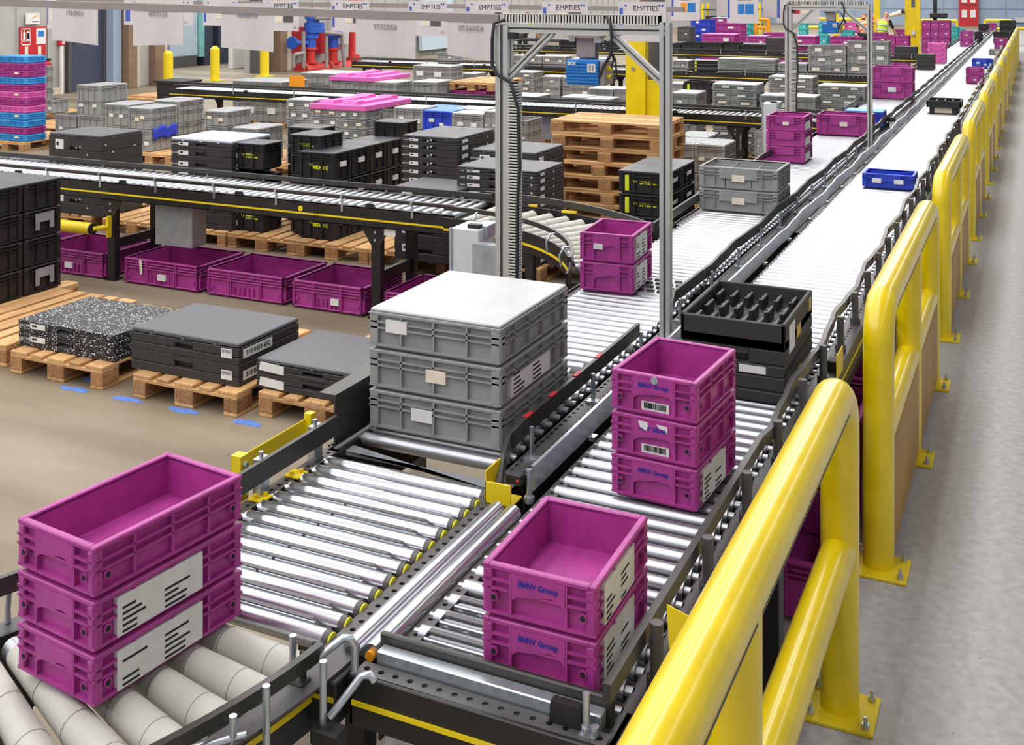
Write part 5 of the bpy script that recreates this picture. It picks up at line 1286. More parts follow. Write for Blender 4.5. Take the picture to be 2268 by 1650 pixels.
# folded grey stacks under the pink lid
xs_ = [(692, 634, 222), (750, 690, 240), (808, 750, 247)]
for i, (nu, lu, v) in enumerate(xs_):
    spx(G(stick=2, lid='greylid' if i == 0 else None), KR, 'crate', 'flat grey crate', ('left of the nearer pink lid', 'under the nearer pink lid, left', 'under the nearer pink lid, right')[i], (nu, v), lu, 12.5, .40, 6, z0=.144)
xq0 = WY(690, 0, 12.5)[0]; xq1 = WY(808, 0, 12.5)[0]
spx(G(stick=2, lid=None), KR, 'crate', 'flat grey crate', 'under the nearer pink lid, rear', (785, 238), 700, 12.92, .74, 6, z0=.144)
pallet((xq0 + xq1) / 2, 13.05, 0, 'pallet under the nearer pink lid stacks')
def pink_lid(x0, x1, y0, d, z, lab):
    t = thing('pallet_lid', lab, 'lid', ((x0 + x1) / 2, y0 + d / 2, z)); hw = (x1 - x0) / 2; hd = d / 2
    part('plate', MB().box(-hw, hw, -hd, hd, 0, .075, .008), 'pink', t)
    rb = MB()
    for s in (-.5, .32):
        for yy in (-.5, .5):
            pass
        rb.prism([(-hd * .9, .075), (-hd * .86, .12), (-hd * .6, .12), (-hd * .55, .105), (hd * .55, .105), (hd * .6, .12), (hd * .86, .12), (hd * .9, .075)], 'yz', s * hw - .1, s * hw + .12)
    part('raised_rib', rb, 'pink', t, 'raised ribs')
zl = WY(808, 247, 12.5)[1]
pink_lid(xq0 - .02, xq1 + .02, 12.48, 1.2, zl, 'nearer pink pallet lid on the flat grey crates')
spx(G(), KR, 'crate', 'grey crate', 'between pink lid and blue crate', (936, 240), 872, 12.5, .40, 3, z0=.144)
spx(G(col='blue', lid='skyblue_lid', stick=2), 'plastic_crate', 'crate', 'blue crate', 'with white label among grey crates', (1000, 247), 936, 12.5, .40, 3, z0=.144)
spx(G(col='blue', lid='skyblue_lid', stick=0), 'plastic_crate', 'crate', 'blue crate', 'behind the white-labelled blue crate', (1000, 240), 936, 12.95, .40, 3, z0=.144)
spx(G(), KR, 'crate', 'grey crate', 'right of the blue crates', (1070, 253), 1000, 12.5, .40, 3, z0=.144)
spx(G(), KR, 'crate', 'grey crate', 'rear, right of the blue crates', (1075, 243), 1005, 12.95, .40, 3, z0=.144)
spx(G(), KR, 'crate', 'grey crate', 'left of the near portal post', (1100, 247), 1072, 12.5, .40, 3, z0=.144)
for i, lab in enumerate(('pallet under the grey crates right of the pink lid', 'pallet under the blue crates', 'pallet under the grey crates by the portal post')): pallet(-7.4 + .82 * i, 13.05, 0, lab)
spx(G(lid=None), KR, 'crate', 'tall ribbed grey crate', 'under the middle conveyor', (1166, 268), 1120, 13.0, .5, 2, z0=.144)
pallet(-4.94, 13.2, 0, 'pallet under the tall ribbed grey crates')
spx(G(lidframe=True), KR, 'crate', 'grey bin', 'right of the pallet tower, front', (1605, 322), 1538, 12.0, .5, 2, z0=.144, group='lidded grey bins')
spx(G(lidframe=True), KR, 'crate', 'grey bin', 'hidden behind the portal post', (1537, 318), 1490, 12.0, .5, 2, z0=.144, group='lidded grey bins')
spx(G(lidframe=True), KR, 'crate', 'grey bin', 'right of the pallet tower, rear', (1567, 304), 1500, 12.6, .5, 2, z0=.144, group='lidded grey bins')
pallet(-3.36, 12.6, 0, 'pallet under the lidded grey bins', Wd=.95)
spx(G(lid=None), KR, 'crate', 'dark grey crate', 'behind the far cabinet, under the conveyor', (1700, 292), 1672, 13.6, .5, 2, z0=.144)
pallet(-3.2, 13.6, 0, 'pallet behind the far grey cabinet', along='x')
pallet(-2.9, 11.3, 0, 'pale pallet left of the purple crates at the far cabinet')
# ================================================================ third row: behind the middle cross conveyor
Y3 = 15.95
spx(G(stick=0, lid='greylid'), KR, 'crate', 'grey crate', 'left of the farther pink lid', (765, 164), 667, 17.4, .8, 4, z0=.144)
for i, (nu, lu, v) in enumerate(((782, 732, 176), (828, 780, 182))):
    spx(G(stick=1, lid=None), KR, 'crate', 'grey crate', ('under the farther pink lid, left', 'under the farther pink lid, right')[i], (nu, v), lu, Y3, .6, 2, z0=.144)
xq0 = WY(732, 0, Y3)[0]; xq1 = WY(828, 0, Y3)[0]; zl = WY(828, 182, Y3)[1]
pink_lid(xq0 - .02, xq1 + .02, Y3 - .02, 1.2, zl, 'farther pink pallet lid behind the middle cross conveyor')
pallet((xq0 + xq1) / 2, Y3 + .6, 0, 'pallet under the farther pink lid'); pallet((xq0 + xq1) / 2 - 1.2, Y3 + 2, 0, 'pallet left of the farther pink lid')
spx(G(), KR, 'crate', 'large grey crate', 'right of the farther pink lid', (876, 183), 828, Y3, .6, 2, z0=.144)
spx(G(), KR, 'crate', 'large grey crate', 'second right of the farther pink lid', (966, 182), 912, Y3 + .25, .6, 2, z0=.144)
spx(G(stick=2), KR, 'crate', 'grey crate', 'high, before the third conveyor', (998, 147), 914, 18.6, .5, 3, z0=.144)
spx(G(stick=1), KR, 'crate', 'flat grey crate', 'right of the high grey crates', (1052, 163), 1024, 19.5, .5, 4, z0=.144)
for i, (x, lab) in enumerate(((-9.0, 'pallet under the large grey crates, left'), (-8.15, 'pallet under the large grey crates, right'))): pallet(x, Y3 + .6, 0, lab)
pallet(-8.9, 19.0, 0, 'pallet under the high grey crates before the third conveyor'); pallet(-8.0, 19.9, 0, 'pallet under the flat grey crates before the third conveyor')
spx(G(lid=None, stick=0, col='purple'), 'plastic_crate', 'crate', 'purple crate', 'under the tilted pallet', (1075, 203), 1000, 16.6, .8, 2, z0=.0)
xc_ = (WY(1000, 0, 16.6)[0] + WY(1080, 0, 16.6)[0]) / 2
o = pallet(xc_ + .05, 17.15, WY(1075, 203, 16.6)[1] + .01, 'pale broken pallet lying on the purple crates')
spx(G(stick=2), KR, 'crate', 'folded grey crate', 'right of the left portal post', (1180, 160), 1125, 18.5, .5, 7, z0=.144)
spx(G(stick=1), KR, 'crate', 'grey crate', 'low, by the portal left post', (1188, 214), 1118, Y3, .6, 2, z0=.144)
spx(G(stick=1), KR, 'crate', 'pale grey crate', 'below the blue scanner, left', (1240, 170), 1200, 21.0, .5, 3, z0=.144)
spx(G(stick=1), KR, 'crate', 'pale grey crate', 'below the blue scanner, right', (1310, 173), 1246, 21.0, .5, 3, z0=.144)
spx(G(stick=1), KR, 'crate', 'grey crate', 'left of the yellow column, taller', (1357, 197), 1303, 17.2, .5, 2, z0=.144)
spx(G(stick=1), KR, 'crate', 'grey crate', 'left of the yellow column, right', (1392, 197), 1360, 17.2, .5, 2, z0=.144)
spx(G(stick=0), KR, 'crate', 'grey crate', 'left of the yellow column, lower left', (1298, 216), 1242, 16.4, .5, 2, z0=.144)
spx(G(stick=0), KR, 'crate', 'grey crate', 'left of the yellow column, lower front', (1350, 220), 1297, Y3, .45, 2, z0=.144)
for i, (x, y, lab) in enumerate(((-7.2, 18.65, 'pallet under the folded grey crates by the portal'), (-6.0, 17.64, 'pallet left of the yellow column'), (-6.6, 21.2, 'pallet below the scanner, in front of the third conveyor'))): pallet(x, y, 0, lab, Wd=1.0)
spx(G(stick=1), KR, 'crate', 'tall grey crate', 'right of the right portal post', (1542, 207), 1486, Y3, .55, 3, z0=.144)
pallet(-4.7, Y3 + .6, 0, 'pallet under the tall grey crates right of the portal')
spx(G(stick=2), KR, 'crate', 'flat grey crate', 'behind the middle conveyor, right part', (1675, 188), 1578, Y3, .5, 9, z0=.144)
pallet(-3.9, Y3 + .6, 0, 'pallet under the tall pile of flat grey crates')
spx(G(stick=2), KR, 'crate', 'flat grey crate', 'behind the far portal left post', (1800, 172), 1702, 18.0, .5, 9, z0=.144)
pallet(-3.4, 18.6, 0, 'pallet under the flat crates behind the far portal post')
spx(G(stick=1), KR, 'crate', 'grey crate', 'at the far portal left post', (1806, 215), 1682, Y3, .45, 3, z0=.144)
pallet(-3.05, Y3 + .55, 0, 'pallet under the grey crates at the far portal post', Wd=.9)
spx(G(stick=2), KR, 'crate', 'flat grey crate', 'left of the upper purple pair', (1916, 192), 1812, 17.2, .5, 9, z0=.144, w=None)
# more crates at the left, behind the middle conveyor
spx(G(lidframe=True), KR, 'crate', 'grey crate', 'behind the middle conveyor left end, upper', (622, 182), 515, 16.2, .8, 2, z0=.144)
o = thing('folded_cardboard', 'folded orange board beside the grey crates', 'board', (WY(657, 0, 16.3)[0], 16.3, 0)); part('sheet', MB().box(-.16, .16, 0, .02, 0, WY(657, 168, 16.3)[1]), 'orangecap', o)
t = thing('waste_bin', 'black plastic waste bin at the left end of the middle conveyor', 'bin', (WY(394, 0, 16.4)[0], 16.4, 0))
zt = WY(390, 182, 16.4)[1]
part('bin_body', MB().prism([(-.22, 0), (.22, 0), (.3, zt), (-.3, zt)], 'xz', -.25, .25), 'black', t); part('bin_lid', MB().box(-.33, .33, -.3, .3, zt, zt + .05, .01), 'black', t)
for k in range(3): pallet(WY(328, 0, 16.6)[0], 17.0, .144 * k + (0.3 if False else 0), ('lowest', 'middle', 'topmost')[k] + ' pallet in the short stack left of the black bin', 'y')
tz = WY(330, 188, 16.4)[1]
o = link('wooden_board', MB().box(-.42, .42, -.5, .6, .432, .46).mesh('wooden_board', 'wood_x')); o.location = (WY(328, 0, 16.6)[0], 17.0, 0); tag(o, 'plain wooden board on the short pallet stack by the bin', 'board')
# left edge piles
cols_ = ['lightblue', 'purple', 'purple', 'lightblue', 'purple', 'pink', 'purple', 'pink', 'lightblue', 'lightblue', 'purple', 'lightblue']
x1, zt = WY(57, 125, 12.5); n = 12; h_ = (zt - .144) / n
for k in range(n):
    c_ = cols_[n - 1 - k]
    r = n - 1 - k
    lab = f'{ {"lightblue": "light blue", "purple": "purple", "pink": "pink"}[c_] } tray in the colourful pile at the left edge, ' + (['topmost', 'second', 'third', 'fourth', 'fifth', 'sixth', 'seventh', 'eighth', 'ninth', 'tenth', 'eleventh', 'lowest'][r]) + ' from top'
    inst(klt(.6, .4, h_ * .98, c_, 1, c_, seed=k % 3, stick=1 if k % 3 == 0 else 0, handle=False), 'plastic_tray', lab, 'tray', (x1 - .3, 12.7, .144 + k * h_), 0, 'coloured trays at the left edge')
pallet(x1 - .4, 13.05, 0, 'pallet under the colourful tray pile at the left edge')
spx(G(lid=None), KR, 'crate', 'grey crate', 'behind the colourful tray pile', (82, 148), 55, 15.5, .4, 4, z0=.144)
spx(G(lid=None), KR, 'crate', 'single grey crate', 'right of the crates behind the tray pile', (116, 222), 84, 15.6, .4, 1, z0=.144)
pallet(WY(70, 0, 15.7)[0], 15.9, 0, 'pallet under the grey crates at the left wall', Wd=1.2)
pallet(WY(105, 0, 14.2)[0], 14.4, 0, 'empty pallet in front of the grey crates at the left wall', 'x')
# ================================================================ loads on and around the two far cross conveyors
ZC = .852
def on(Y, u0, u1, vtop, kind, what, where, n=1, d=.45, col='grey', lid='greylid', z0=ZC, name=None, cat='crate', **kw):
    x1, zt = WY(u1, vtop, Y); x0 = WY(u0, 0, Y)[0]; h = (zt - z0) / n
    if z0 == .144: NEED.append((x0, x1, Y, Y + d, what, where))
    elif z0 == ZC: d = min(d, .42)
    if kind == 'klt': fn = lambda k, tp: klt(x1 - x0, d, h, col, 1, lid if tp else None, kw.get('stick', 1), kw.get('handle', False), seed=k)
    elif kind == 'foam': fn = lambda k, tp: foam(x1 - x0, d, h, 'foam', None, kw.get('stick', 0), k, notch=False)
    else: fn = lambda k, tp: bklt(x1 - x0, d, h, kw.get('blid', False), None, kw.get('band', False), seed=k, sidelab=True)
    stack(fn, name or ('folding_crate' if kind == 'klt' else 'black_tote'), cat, what, where, (x0 + x1) / 2, Y + d / 2, z0, n, h)
on(22.1, 1790, 1874, 102, 'klt', 'large grey crate', 'beside the far portal right post', 3, .45, lid=None, stick=2)
on(22.15, 1876, 1968, 92, 'klt', 'large grey crate', 'right of the far portal post', 3, .5, lid=None, stick=2)
on(22.1, 1590, 1716, 132, 'klt', 'wide grey crate', 'midway on the third conveyor', 3, .5, stick=0)
on(22.1, 1532, 1584, 136, 'b', 'dark yellow-tagged crate', 'on the third conveyor', 3, .4, band=True, blid=True)
on(22.1, 1490, 1524, 134, 'klt', 'grey crate', 'left of dark yellow-tagged crates', 1, .4)
on(22.1, 1724, 1786, 141, 'klt', 'low grey crate', 'left of large grey crates', 1, .4)
on(22.1, 1135, 1200, 124, 'klt', 'grey crate', 'on the third conveyor behind the brace', 1, .4, stick=1)
on(22.1, 1202, 1252, 125, 'klt', 'grey crate', 'left of the blue scanner', 1, .4, stick=2)
on(22.1, 1270, 1340, 130, 'klt', 'grey crate', 'behind the blue scanner', 1, .4, stick=2)
on(22.1, 968, 1010, 117, 'klt', 'grey crate', 'between the two right paper backs', 1, .3, lid=None, stick=1)
# under the third conveyor
on(20.6, 1515, 1572, 182, 'b', 'dark yellow-tagged crate', 'low, under the third conveyor', 2, .4, z0=.144, band=True)
on(20.6, 1480, 1512, 185, 'klt', 'grey crate', 'low, left of the dark tagged crates', 2, .4, z0=.144)
pallet(-5.55, 20.9, 0, 'pallet under the low dark tagged crates', Wd=1.1)
# fourth conveyor: black totes
seq = [(1136, 1232, 101, 'foam', 'wide black box', 'left end of the black tote line'), (1238, 1272, 90, 'b', 'black tote', 'left of the scanner bracket'), (1276, 1330, 94, 'b', 'black tote', 'behind the scanner bracket'), (1338, 1370, 92, 'b', 'black tote', 'right of the scanner bracket'),
       (1488, 1508, 96, 'b', 'black tote', 'beside the near portal right post'), (1510, 1552, 94, 'b', 'dark blue-black tote', 'with crossed label'), (1556, 1600, 95, 'b', 'black tote', 'with white-edged opening, left'), (1602, 1638, 94, 'b', 'black tote', 'with white label, middle'), (1640, 1694, 100, 'b', 'black tote', 'with white-edged opening, right'), (1696, 1732, 84, 'foam', 'tall black box', 'left of the far portal post')]
for k, (u0, u1, v, kind, what, where) in enumerate(seq): on(29.5, u0, u1, v, kind, what, where + ' far back', 1, .45)
on(29.6, 1980, 2030, 104, 'foam', 'wide black box', 'at the right end of the black tote line', 1, .5)
for k, (u0, u1, v, what, where) in enumerate(((1148, 1190, 86, 'black tote', 'upper left of the black tote line'), (1192, 1236, 88, 'black tote', 'upper row behind the brace'))):
    on(33.0, u0, u1, v, 'b', what, where, 1, .5, z0=.9)
t = thing('work_table', 'long dark table behind the black tote line', 'table', (-9.5, 33.2, 0)); part('table_top', MB().box(-6, 5.5, -.5, .6, .86, .9), 'frame', t)
for x in (-5.9, 0, 5.4): part('leg', MB().box(x - .05, x + .05, -.4, -.3, 0, .86), 'frame', t)
# ================================================================ far background: coloured stacks, machine, people
def far(u0, u1, vt, vb, Y, col, what, where, n=1, d=.6, lid=None, stick=1, name='plastic_crate', cat='crate'):
    x0 = WY(u0, 0, Y)[0]; x1, zt = WY(u1, vt, Y); zb = max(0.0, WY(u1, vb, Y)[1]); 
    z0 = 0.0; h = zt / n
    if h > .5: n = max(n, int(round(zt / .32))); h = zt / n
    n = min(n, 10); h = zt / n
    stack(lambda k, tp: klt(x1 - x0, d, h, col, 1, lid if tp else None, stick, False, seed=k), name, cat, what, where, (x0 + x1) / 2, Y + d / 2, z0, n, h)
far(1530, 1572, 44, 88, 40, 'blue', 'bright blue crate', 'tall stack far back', 6, .8, stick=1)
far(1572, 1640, 40, 82, 42, 'purple', 'purple crate', 'wide stack with light blue lid', 6, 1.0, lid='lightblue', stick=1)
far(1554, 1626, 76, 90, 36, 'purple', 'purple crate', 'with pink lid before blue stack', 3, .8, lid='pink')
far(1655, 1695, 80, 95, 36, 'purple', 'purple crate', 'left of the tall black box', 3, .8, lid='pink')
far(1690, 1740, 74, 84, 39, 'purple', 'purple crate', 'behind the far portal post, left', 3, .8)
far(1752, 1805, 80, 105, 34, 'purple', 'purple crate', 'far portal, right of post', 4, .8, lid='pink')
far(1804, 1832, 78, 95, 38, 'teal', 'teal crate', 'below the far scanner, left', 3, .6)
far(1812, 1828, 48, 75, 50, 'teal', 'teal crate', 'upper, behind far portal brace', 5, .6)
far(1768, 1785, 52, 66, 46, 'teal', 'teal crate', 'left of the far scanner', 5, .6)
far(1838, 1884, 82, 98, 37, 'purple', 'purple crate', 'below the far scanner', 3, .8)
far(1884, 1906, 83, 98, 38, 'purple', 'purple crate', 'small stack left of orange worker', 3, .8)
far(1862, 1888, 68, 82, 42, 'teal', 'teal crate', 'right of the far scanner', 3, .6)
far(1890, 1914, 56, 74, 48, 'teal', 'teal crate', 'left of the orange worker', 4, .6)
far(1930, 1962, 74, 90, 39, 'purple', 'purple crate', 'before the worker in yellow vest', 3, .8)
far(1964, 1983, 79, 100, 38, 'purple', 'purple crate', 'right of the yellow vest worker, left', 3, .7)
far(1984, 2012, 80, 100, 38, 'purple', 'purple crate', 'right of the yellow vest worker, right', 3, .7)
far(1980, 2003, 66, 78, 44, 'purple', 'purple crate', 'behind the yellow vest worker hand', 3, .7)
for i, (u0, u1, wh) in enumerate(((2041, 2060, 'left column beside the yellow mast'), (2061, 2078, 'middle column beside the yellow mast'), (2079, 2103, 'right column beside the yellow mast'))):
    far(u0, u1, 46, 100, 37.5, 'purple', 'purple crate', wh, 6, .8)
far(2104, 2122, 60, 80, 42, 'teal', 'teal crate', 'right of the purple columns', 4, .7)
far(2122, 2136, 64, 76, 47, 'teal', 'teal crate', 'below the red double door', 4, .7)
far(1500, 1526, 60, 92, 38, 'darkgrey', 'dark crate', 'left of the bright blue stack', 3, .8, name='dark_crate')
far(1640, 1660, 50, 75, 44, 'teal', 'teal crate', 'right of the wide purple stack', 5, .7)
far(1870, 1905, 50, 70, 46, 'pink', 'pink crate', 'upper, behind the scanner', 4, .7)
far(2188, 2206, 52, 60, 56, 'purple', 'purple crate', 'beyond the end of the lines', 2, .7)
far(2216, 2250, 46, 60, 55, 'black', 'black crate', 'beyond the end of the right line', 4, .7, name='dark_crate')
# dark shelf racks
def rack(u0, u1, vt, Y, lab, m='sensor', post='yellow'):
    x0 = WY(u0, 0, Y)[0]; x1, zt = WY(u1, vt, Y)
    t = thing('shelf_rack', lab, 'rack', ((x0 + x1) / 2, Y, 0)); hw = (x1 - x0) / 2
    for x in (-hw, hw):
        for y in (0, .8): part('upright', MB().box(x - .05, x + .05, y, y + .08, 0, zt), post, t)
    k = 0; z = .4
    while z < zt: part('shelf', MB().box(-hw, hw, 0, .88, z, z + .06), 'frame', t); z += .62
    bx_ = MB(); z = .46; rr = random.Random(int(u0))
    while z < zt - .3:
        x = -hw + .1
        while x < hw - .4: bx_.box(x, x + .34, .1, .7, z, z + rr.uniform(.2, .45)); x += .45
        z += .62
    part('stored_goods', bx_, m, t)
rack(1556, 1592, 8, 46, 'dark rack with yellow uprights behind the third sign rail')
rack(1655, 1682, 6, 47, 'dark rack with yellow uprights right of the blue-picture sign')
t = thing('yellow_stand', 'yellow tubular stand right of the sign with blue pictures', 'stand', (WY(1688, 0, 44)[0], 44, 0))
for x in (-.25, .25): part('upright', MB().cyl((x, 0, 0), (x, 0, WY(1688, 42, 44)[1]), .07, n=10), 'orangecap', t)
for v in (43, 62): part('cross_tube', MB().cyl((-.25, 0, WY(1688, v, 44)[1]), (.25, 0, WY(1688, v, 44)[1]), .06, n=10), 'orangecap', t)
def gate(u0, u1, v, Y, lab, m='yellow'):
    x0 = WY(u0, 0, Y)[0]; x1, z = WY(u1, v, Y)
    t = thing('guard_rail', lab, 'rail', (x0, Y, 0))
    part('top_rail', MB().cyl((0, 0, z), (x1 - x0, 0, z), .09, n=10), m, t)
    if z > .9: part('mid_rail', MB().cyl((0, 0, z * .55), (x1 - x0, 0, z * .55), .08, n=10), m, t)
    n = max(2, int((x1 - x0) / 2) + 1)
    for i in range(n): part('post', MB().cyl((i * (x1 - x0) / (n - 1), 0, 0), (i * (x1 - x0) / (n - 1), 0, z), .08, n=10), m, t)
gate(2182, 2240, 46, 62, 'yellow guard rail behind the end of the lines')
gate(2250, 2290, 64, 58, 'yellow guard rail at the right edge far back')
gate(1786, 1925, 43, 60, 'yellow guard rail behind the far portal')
gate(2040, 2120, 46, 64, 'yellow guard rail between the mast and red door')
t = thing('yellow_post', 'thin yellow post beside the worker in yellow vest', 'post', (WY(1942, 0, 43)[0], 43, 0)); part('post', MB().box(-.1, .1, 0, .12, 0, 3.0), 'yellow', t); part('base_plate', MB().box(-.2, .2, -.1, .2, 0, .02), 'yellow', t)
t = thing('yellow_post', 'thin yellow post above the far scanner', 'post', (WY(1852, 0, 45)[0], 45, 0)); part('post', MB().box(-.09, .09, 0, .12, 0, WY(1852, 25, 45)[1]), 'yellow', t); part('base_plate', MB().box(-.2, .2, -.1, .2, 0, .02), 'yellow', t)
# tall yellow lifting machine
YM = 41.0; xm0 = WY(2004, 0, YM)[0]; xm1 = WY(2038, 0, YM)[0]; wM = xm1 - xm0
t = thing('lifting_machine', 'tall yellow lifting mast with pale arms far back', 'machine', ((xm0 + xm1) / 2, YM, 0))
part('mast_plate', MB().box(-wM / 2, wM * .2, 0, .15, .35, 4.2, .01), 'yellow', t); part('mast_post', MB().box(wM * .2, wM * .5, -.05, .2, .2, 4.2, .01), 'yellow', t)
part('base', MB().box(-wM * .95, wM * .7, -.35, .4, 0, .22, .02), 'yellow', t); part('slot', MB().box(-wM * .08, wM * .16, -.006, 0, 1.9, 2.25).box(-wM * .08, wM * .16, -.006, 0, 2.5, 2.8), 'darkgrey', t, 'dark slots')
part('control', MB().box(-.02, .1, -.12, 0, .95, 1.1), 'cabinet', t)
for z in (1.62, 2.3):
    a = part('arm', MB().cyl((-wM * .5 - .06, -.1, z + .12), (-wM * .5 - .5, -.15, z - .02), .09, .06, 12), 'cream', t, 'pale padded arm')
    part('hub', MB().cyl((-wM * .5, -.12, z + .15), (-wM * .5 - .1, -.12, z + .12), .08, n=10), 'sensor', a)
t = thing('lamp_stand', 'dark slim stand with white lamp box right of the mast', 'stand', (WY(2071, 0, 52)[0], 52, 0))
part('pole', MB().cyl((0, 0, 0), (0, 0, 4), .09, n=10), 'sensor', t); part('arm', MB().cyl((-.9, 0, 2.55), (.6, 0, 2.55), .06, n=8), 'sensor', t); part('tray', MB().box(-.2, .5, -.3, .3, 1.3, 1.5, .03), 'sensor', t)
part('lamp_box', MB().box(-1.15, -.75, -.1, .1, 1.95, 2.35, .02), 'white', t, 'white lamp box'); part('drop_rod', MB().cyl((-.95, 0, 1.2), (-.95, 0, 2.5), .04, n=8), 'sensor', t)
# people: one continuous body grown over a skeleton, clothing as children
def person(x, y, z, rz, label, J, vest, trousers='sensor', hair='brown', sleeves='sensor'):
    """J: joint -> position; builds the body with a skin modifier and the vest as its own mesh"""
    t = thing('person', label, 'person', (x, y, z), rz)
    order = ['pelvis', 'waist', 'chest', 'neck', 'head', 'crown', 'shL', 'elL', 'wrL', 'haL', 'shR', 'elR', 'wrR', 'haR', 'hipL', 'knL', 'anL', 'toL', 'hipR', 'knR', 'anR', 'toR']
    rad = dict(pelvis=.15, waist=.14, chest=.16, neck=.06, head=.095, crown=.07, shL=.07, elL=.045, wrL=.033, haL=.035, shR=.07, elR=.045, wrR=.033, haR=.035, hipL=.095, knL=.065, anL=.045, toL=.04, hipR=.095, knR=.065, anR=.045, toR=.04)
    ed = [('pelvis', 'waist'), ('waist', 'chest'), ('chest', 'neck'), ('neck', 'head'), ('head', 'crown'), ('chest', 'shL'), ('shL', 'elL'), ('elL', 'wrL'), ('wrL', 'haL'), ('chest', 'shR'), ('shR', 'elR'), ('elR', 'wrR'), ('wrR', 'haR'), ('pelvis', 'hipL'), ('hipL', 'knL'), ('knL', 'anL'), ('anL', 'toL'), ('pelvis', 'hipR'), ('hipR', 'knR'), ('knR', 'anR'), ('anR', 'toR')]
    def skin(nm, names, m, grow=1.0):
        ix = {n: i for i, n in enumerate(names)}
        me = bpy.data.meshes.new(nm); me.from_pydata([J[n] for n in names], [(ix[a], ix[b]) for a, b in ed if a in ix and b in ix], [])
        o = link(nm, me, t); me.materials.append(M[m])
        sk = o.modifiers.new('skin', 'SKIN'); sk.use_smooth_shade = True
        for i, n in enumerate(names):
            r = rad[n] * grow; me.skin_vertices[0].data[i].radius = (r, r)
        me.skin_vertices[0].data[0].use_root = True
        ss = o.modifiers.new('sub', 'SUBSURF'); ss.levels = ss.render_levels = 2
        return o
    skin('body', order, 'skin')
    skin('vest', ['pelvis', 'waist', 'chest', 'shL', 'shR'], vest, 1.2)
    skin('left_sleeve', ['shL', 'elL'], sleeves, 1.12); skin('right_sleeve', ['shR', 'elR'], sleeves, 1.12)
    skin('trousers', ['pelvis', 'hipL', 'knL', 'anL', 'hipR', 'knR', 'anR'], trousers, 1.12)
    for n_ in ('L', 'R'):
        a = Vector(J['an' + n_]); b = Vector(J['to' + n_]); part('shoe', MB().cyl(a - (b - a) * .3 - Vector((0, 0, .03)), b, .06, .045, 10), 'sensor', t)
    hd = Vector(J['head']); cr = Vector(J['crown']); up = (cr - hd).normalized()
    f = Vector((0, 1, 0))
    hm = MB(); hm.cyl(hd + up * .05 - f * .02, hd + up * .10 - f * .02, .09, .05, 12); part('hair', hm, hair, t)
    fc = MB(); fc.cyl(hd + f * .09, hd + f * .125 - up * .02, .018, .012, 6)
    part('nose', fc, 'skin', t)
    ey = MB()
    for s in (-1, 1): ey.cyl(hd + f * .088 + Vector((s * .035, 0, 0)) + up * .02, hd + f * .096 + Vector((s * .035, 0, 0)) + up * .02, .01, n=8)
    part('eyes', ey, 'ink', t); part('mouth', MB().box(hd.x - .025, hd.x + .025, hd.y + .085, hd.y + .094, hd.z - .05, hd.z - .042), 'rustred', t)
    em = MB()
    for s in (-1, 1): em.cyl(hd + Vector((s * .09, 0, 0)), hd + Vector((s * .105, 0, .0)), .03, .02, 8)
    part('ears', em, 'skin', t)
    for n_, s in (('L', -1), ('R', 1)):
        ha = Vector(J['ha' + n_]); dr = (ha - Vector(J['wr' + n_])).normalized()
        fm = MB(); side = Vector((1, 0, 0))
        for q, ln in enumerate((.07, .085, .08, .06)):
            b0 = ha + side * (.016 * (q - 1.5)); fm.tube([b0, b0 + dr * ln * .5, b0 + dr * ln * .8 - Vector((0, 0, .018))], .009, 6)
        b0 = ha - side * s * .025; fm.tube([b0 - dr * .02, b0 - side * s * .025 + dr * .02, b0 - side * s * .02 + dr * .05], .01, 6)
        part('fingers', fm, 'skin', t)
    W0 = Vector(J['waist']); C0 = Vector(J['chest']); ax = (C0 - W0).normalized()
    for q in (.1, .72): c = W0 + (C0 - W0) * q; part('reflective_band', MB().cyl(c - ax * .022, c + ax * .022, .165 * 1.14 + .012 * q, n=20), 'reflective', t, 'silver reflective band')
    return t
YP = 40.0; xp = WY(1955, 0, YP)[0]
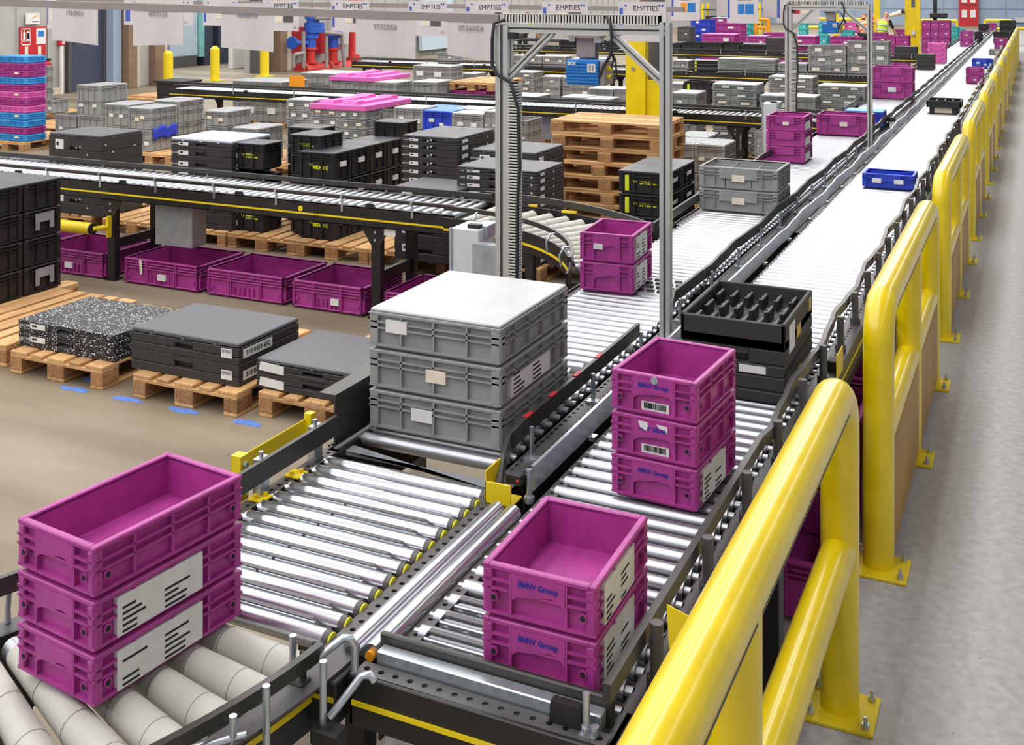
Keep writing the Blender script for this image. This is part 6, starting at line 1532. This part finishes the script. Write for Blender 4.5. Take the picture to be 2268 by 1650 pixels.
J = dict(pelvis=(-.06, -.02, .94), waist=(-.03, .0, 1.10), chest=(.0, .05, 1.36), neck=(.06, .12, 1.52), head=(.10, .16, 1.63), crown=(.11, .17, 1.73), shL=(-.19, .03, 1.43), elL=(-.17, .25, 1.22), wrL=(-.05, .42, 1.08), haL=(-.02, .47, 1.05), shR=(.21, .08, 1.42), elR=(.33, .18, 1.18), wrR=(.42, .26, .95), haR=(.44, .28, .90), hipL=(-.15, -.02, .88), knL=(-.15, .03, .48), anL=(-.15, -.02, .09), toL=(-.15, .14, .045), hipR=(.05, -.02, .88), knR=(.06, .05, .48), anR=(.06, .0, .09), toR=(.06, .16, .045))
person(xp, YP, 0, 0, 'person with bald head in yellow-green vest seen from behind, reaching down', J, 'hivis', hair='skin')
J2 = {k: Vector(v) for k, v in J.items()}; J2['head'] = Vector((.04, .15, 1.62)); J2['neck'] = Vector((.02, .08, 1.52))
xp2 = WY(1918, 0, 41.5)[0]
person(xp2, 41.5, 0, .5, 'person in orange vest bending beside the far portal right post', {k: (v[0], v[1] + max(0, v[2] - 1.0) * .5, v[2] * (.95 if v[2] > 1 else 1)) for k, v in J.items()}, 'orangevest')
xp3 = WY(1932, 0, 45)[0]
person(xp3, 45, 0, -.2, 'person in red top partly hidden behind the yellow post', J, 'red', sleeves='red')
xp4 = WY(1160, 0, 36)[0]
person(xp4, 36, 0, .1, 'person in yellow-green vest half hidden behind the near portal brace', J, 'hivis', sleeves='hivis')
# clutter seen between the signs at the top left of the beam
for u0, u1, v, Y, m, lab in ((1186, 1196, 66, 37, 'brown', 'brown post right of the worker behind the brace'), (1300, 1340, 0, 60, 'brown', 'far brown column above the near portal beam')):
    x0 = WY(u0, 0, Y)[0]; x1, z = WY(u1, v, Y); o = link('wall_post', MB().box(x0, x1, Y, Y + .4, 0, z).mesh('wall_post', m)); tag(o, lab, 'post')

# every stack of the floor rows stands on a pallet of its own where no pallet is there yet
for x0, x1, y0, y1, what, where in NEED:
    cx_, cy_ = (x0 + x1) / 2, (y0 + y1) / 2
    if any(a < cx_ < b and c < cy_ < d_ for a, b, c, d_ in PALS): continue
    pallet(cx_, y0 + max(y1 - y0, .6) / 2, 0, f'pallet under {what}s {where}', L=max(y1 - y0, .6), Wd=max(x1 - x0, .5))
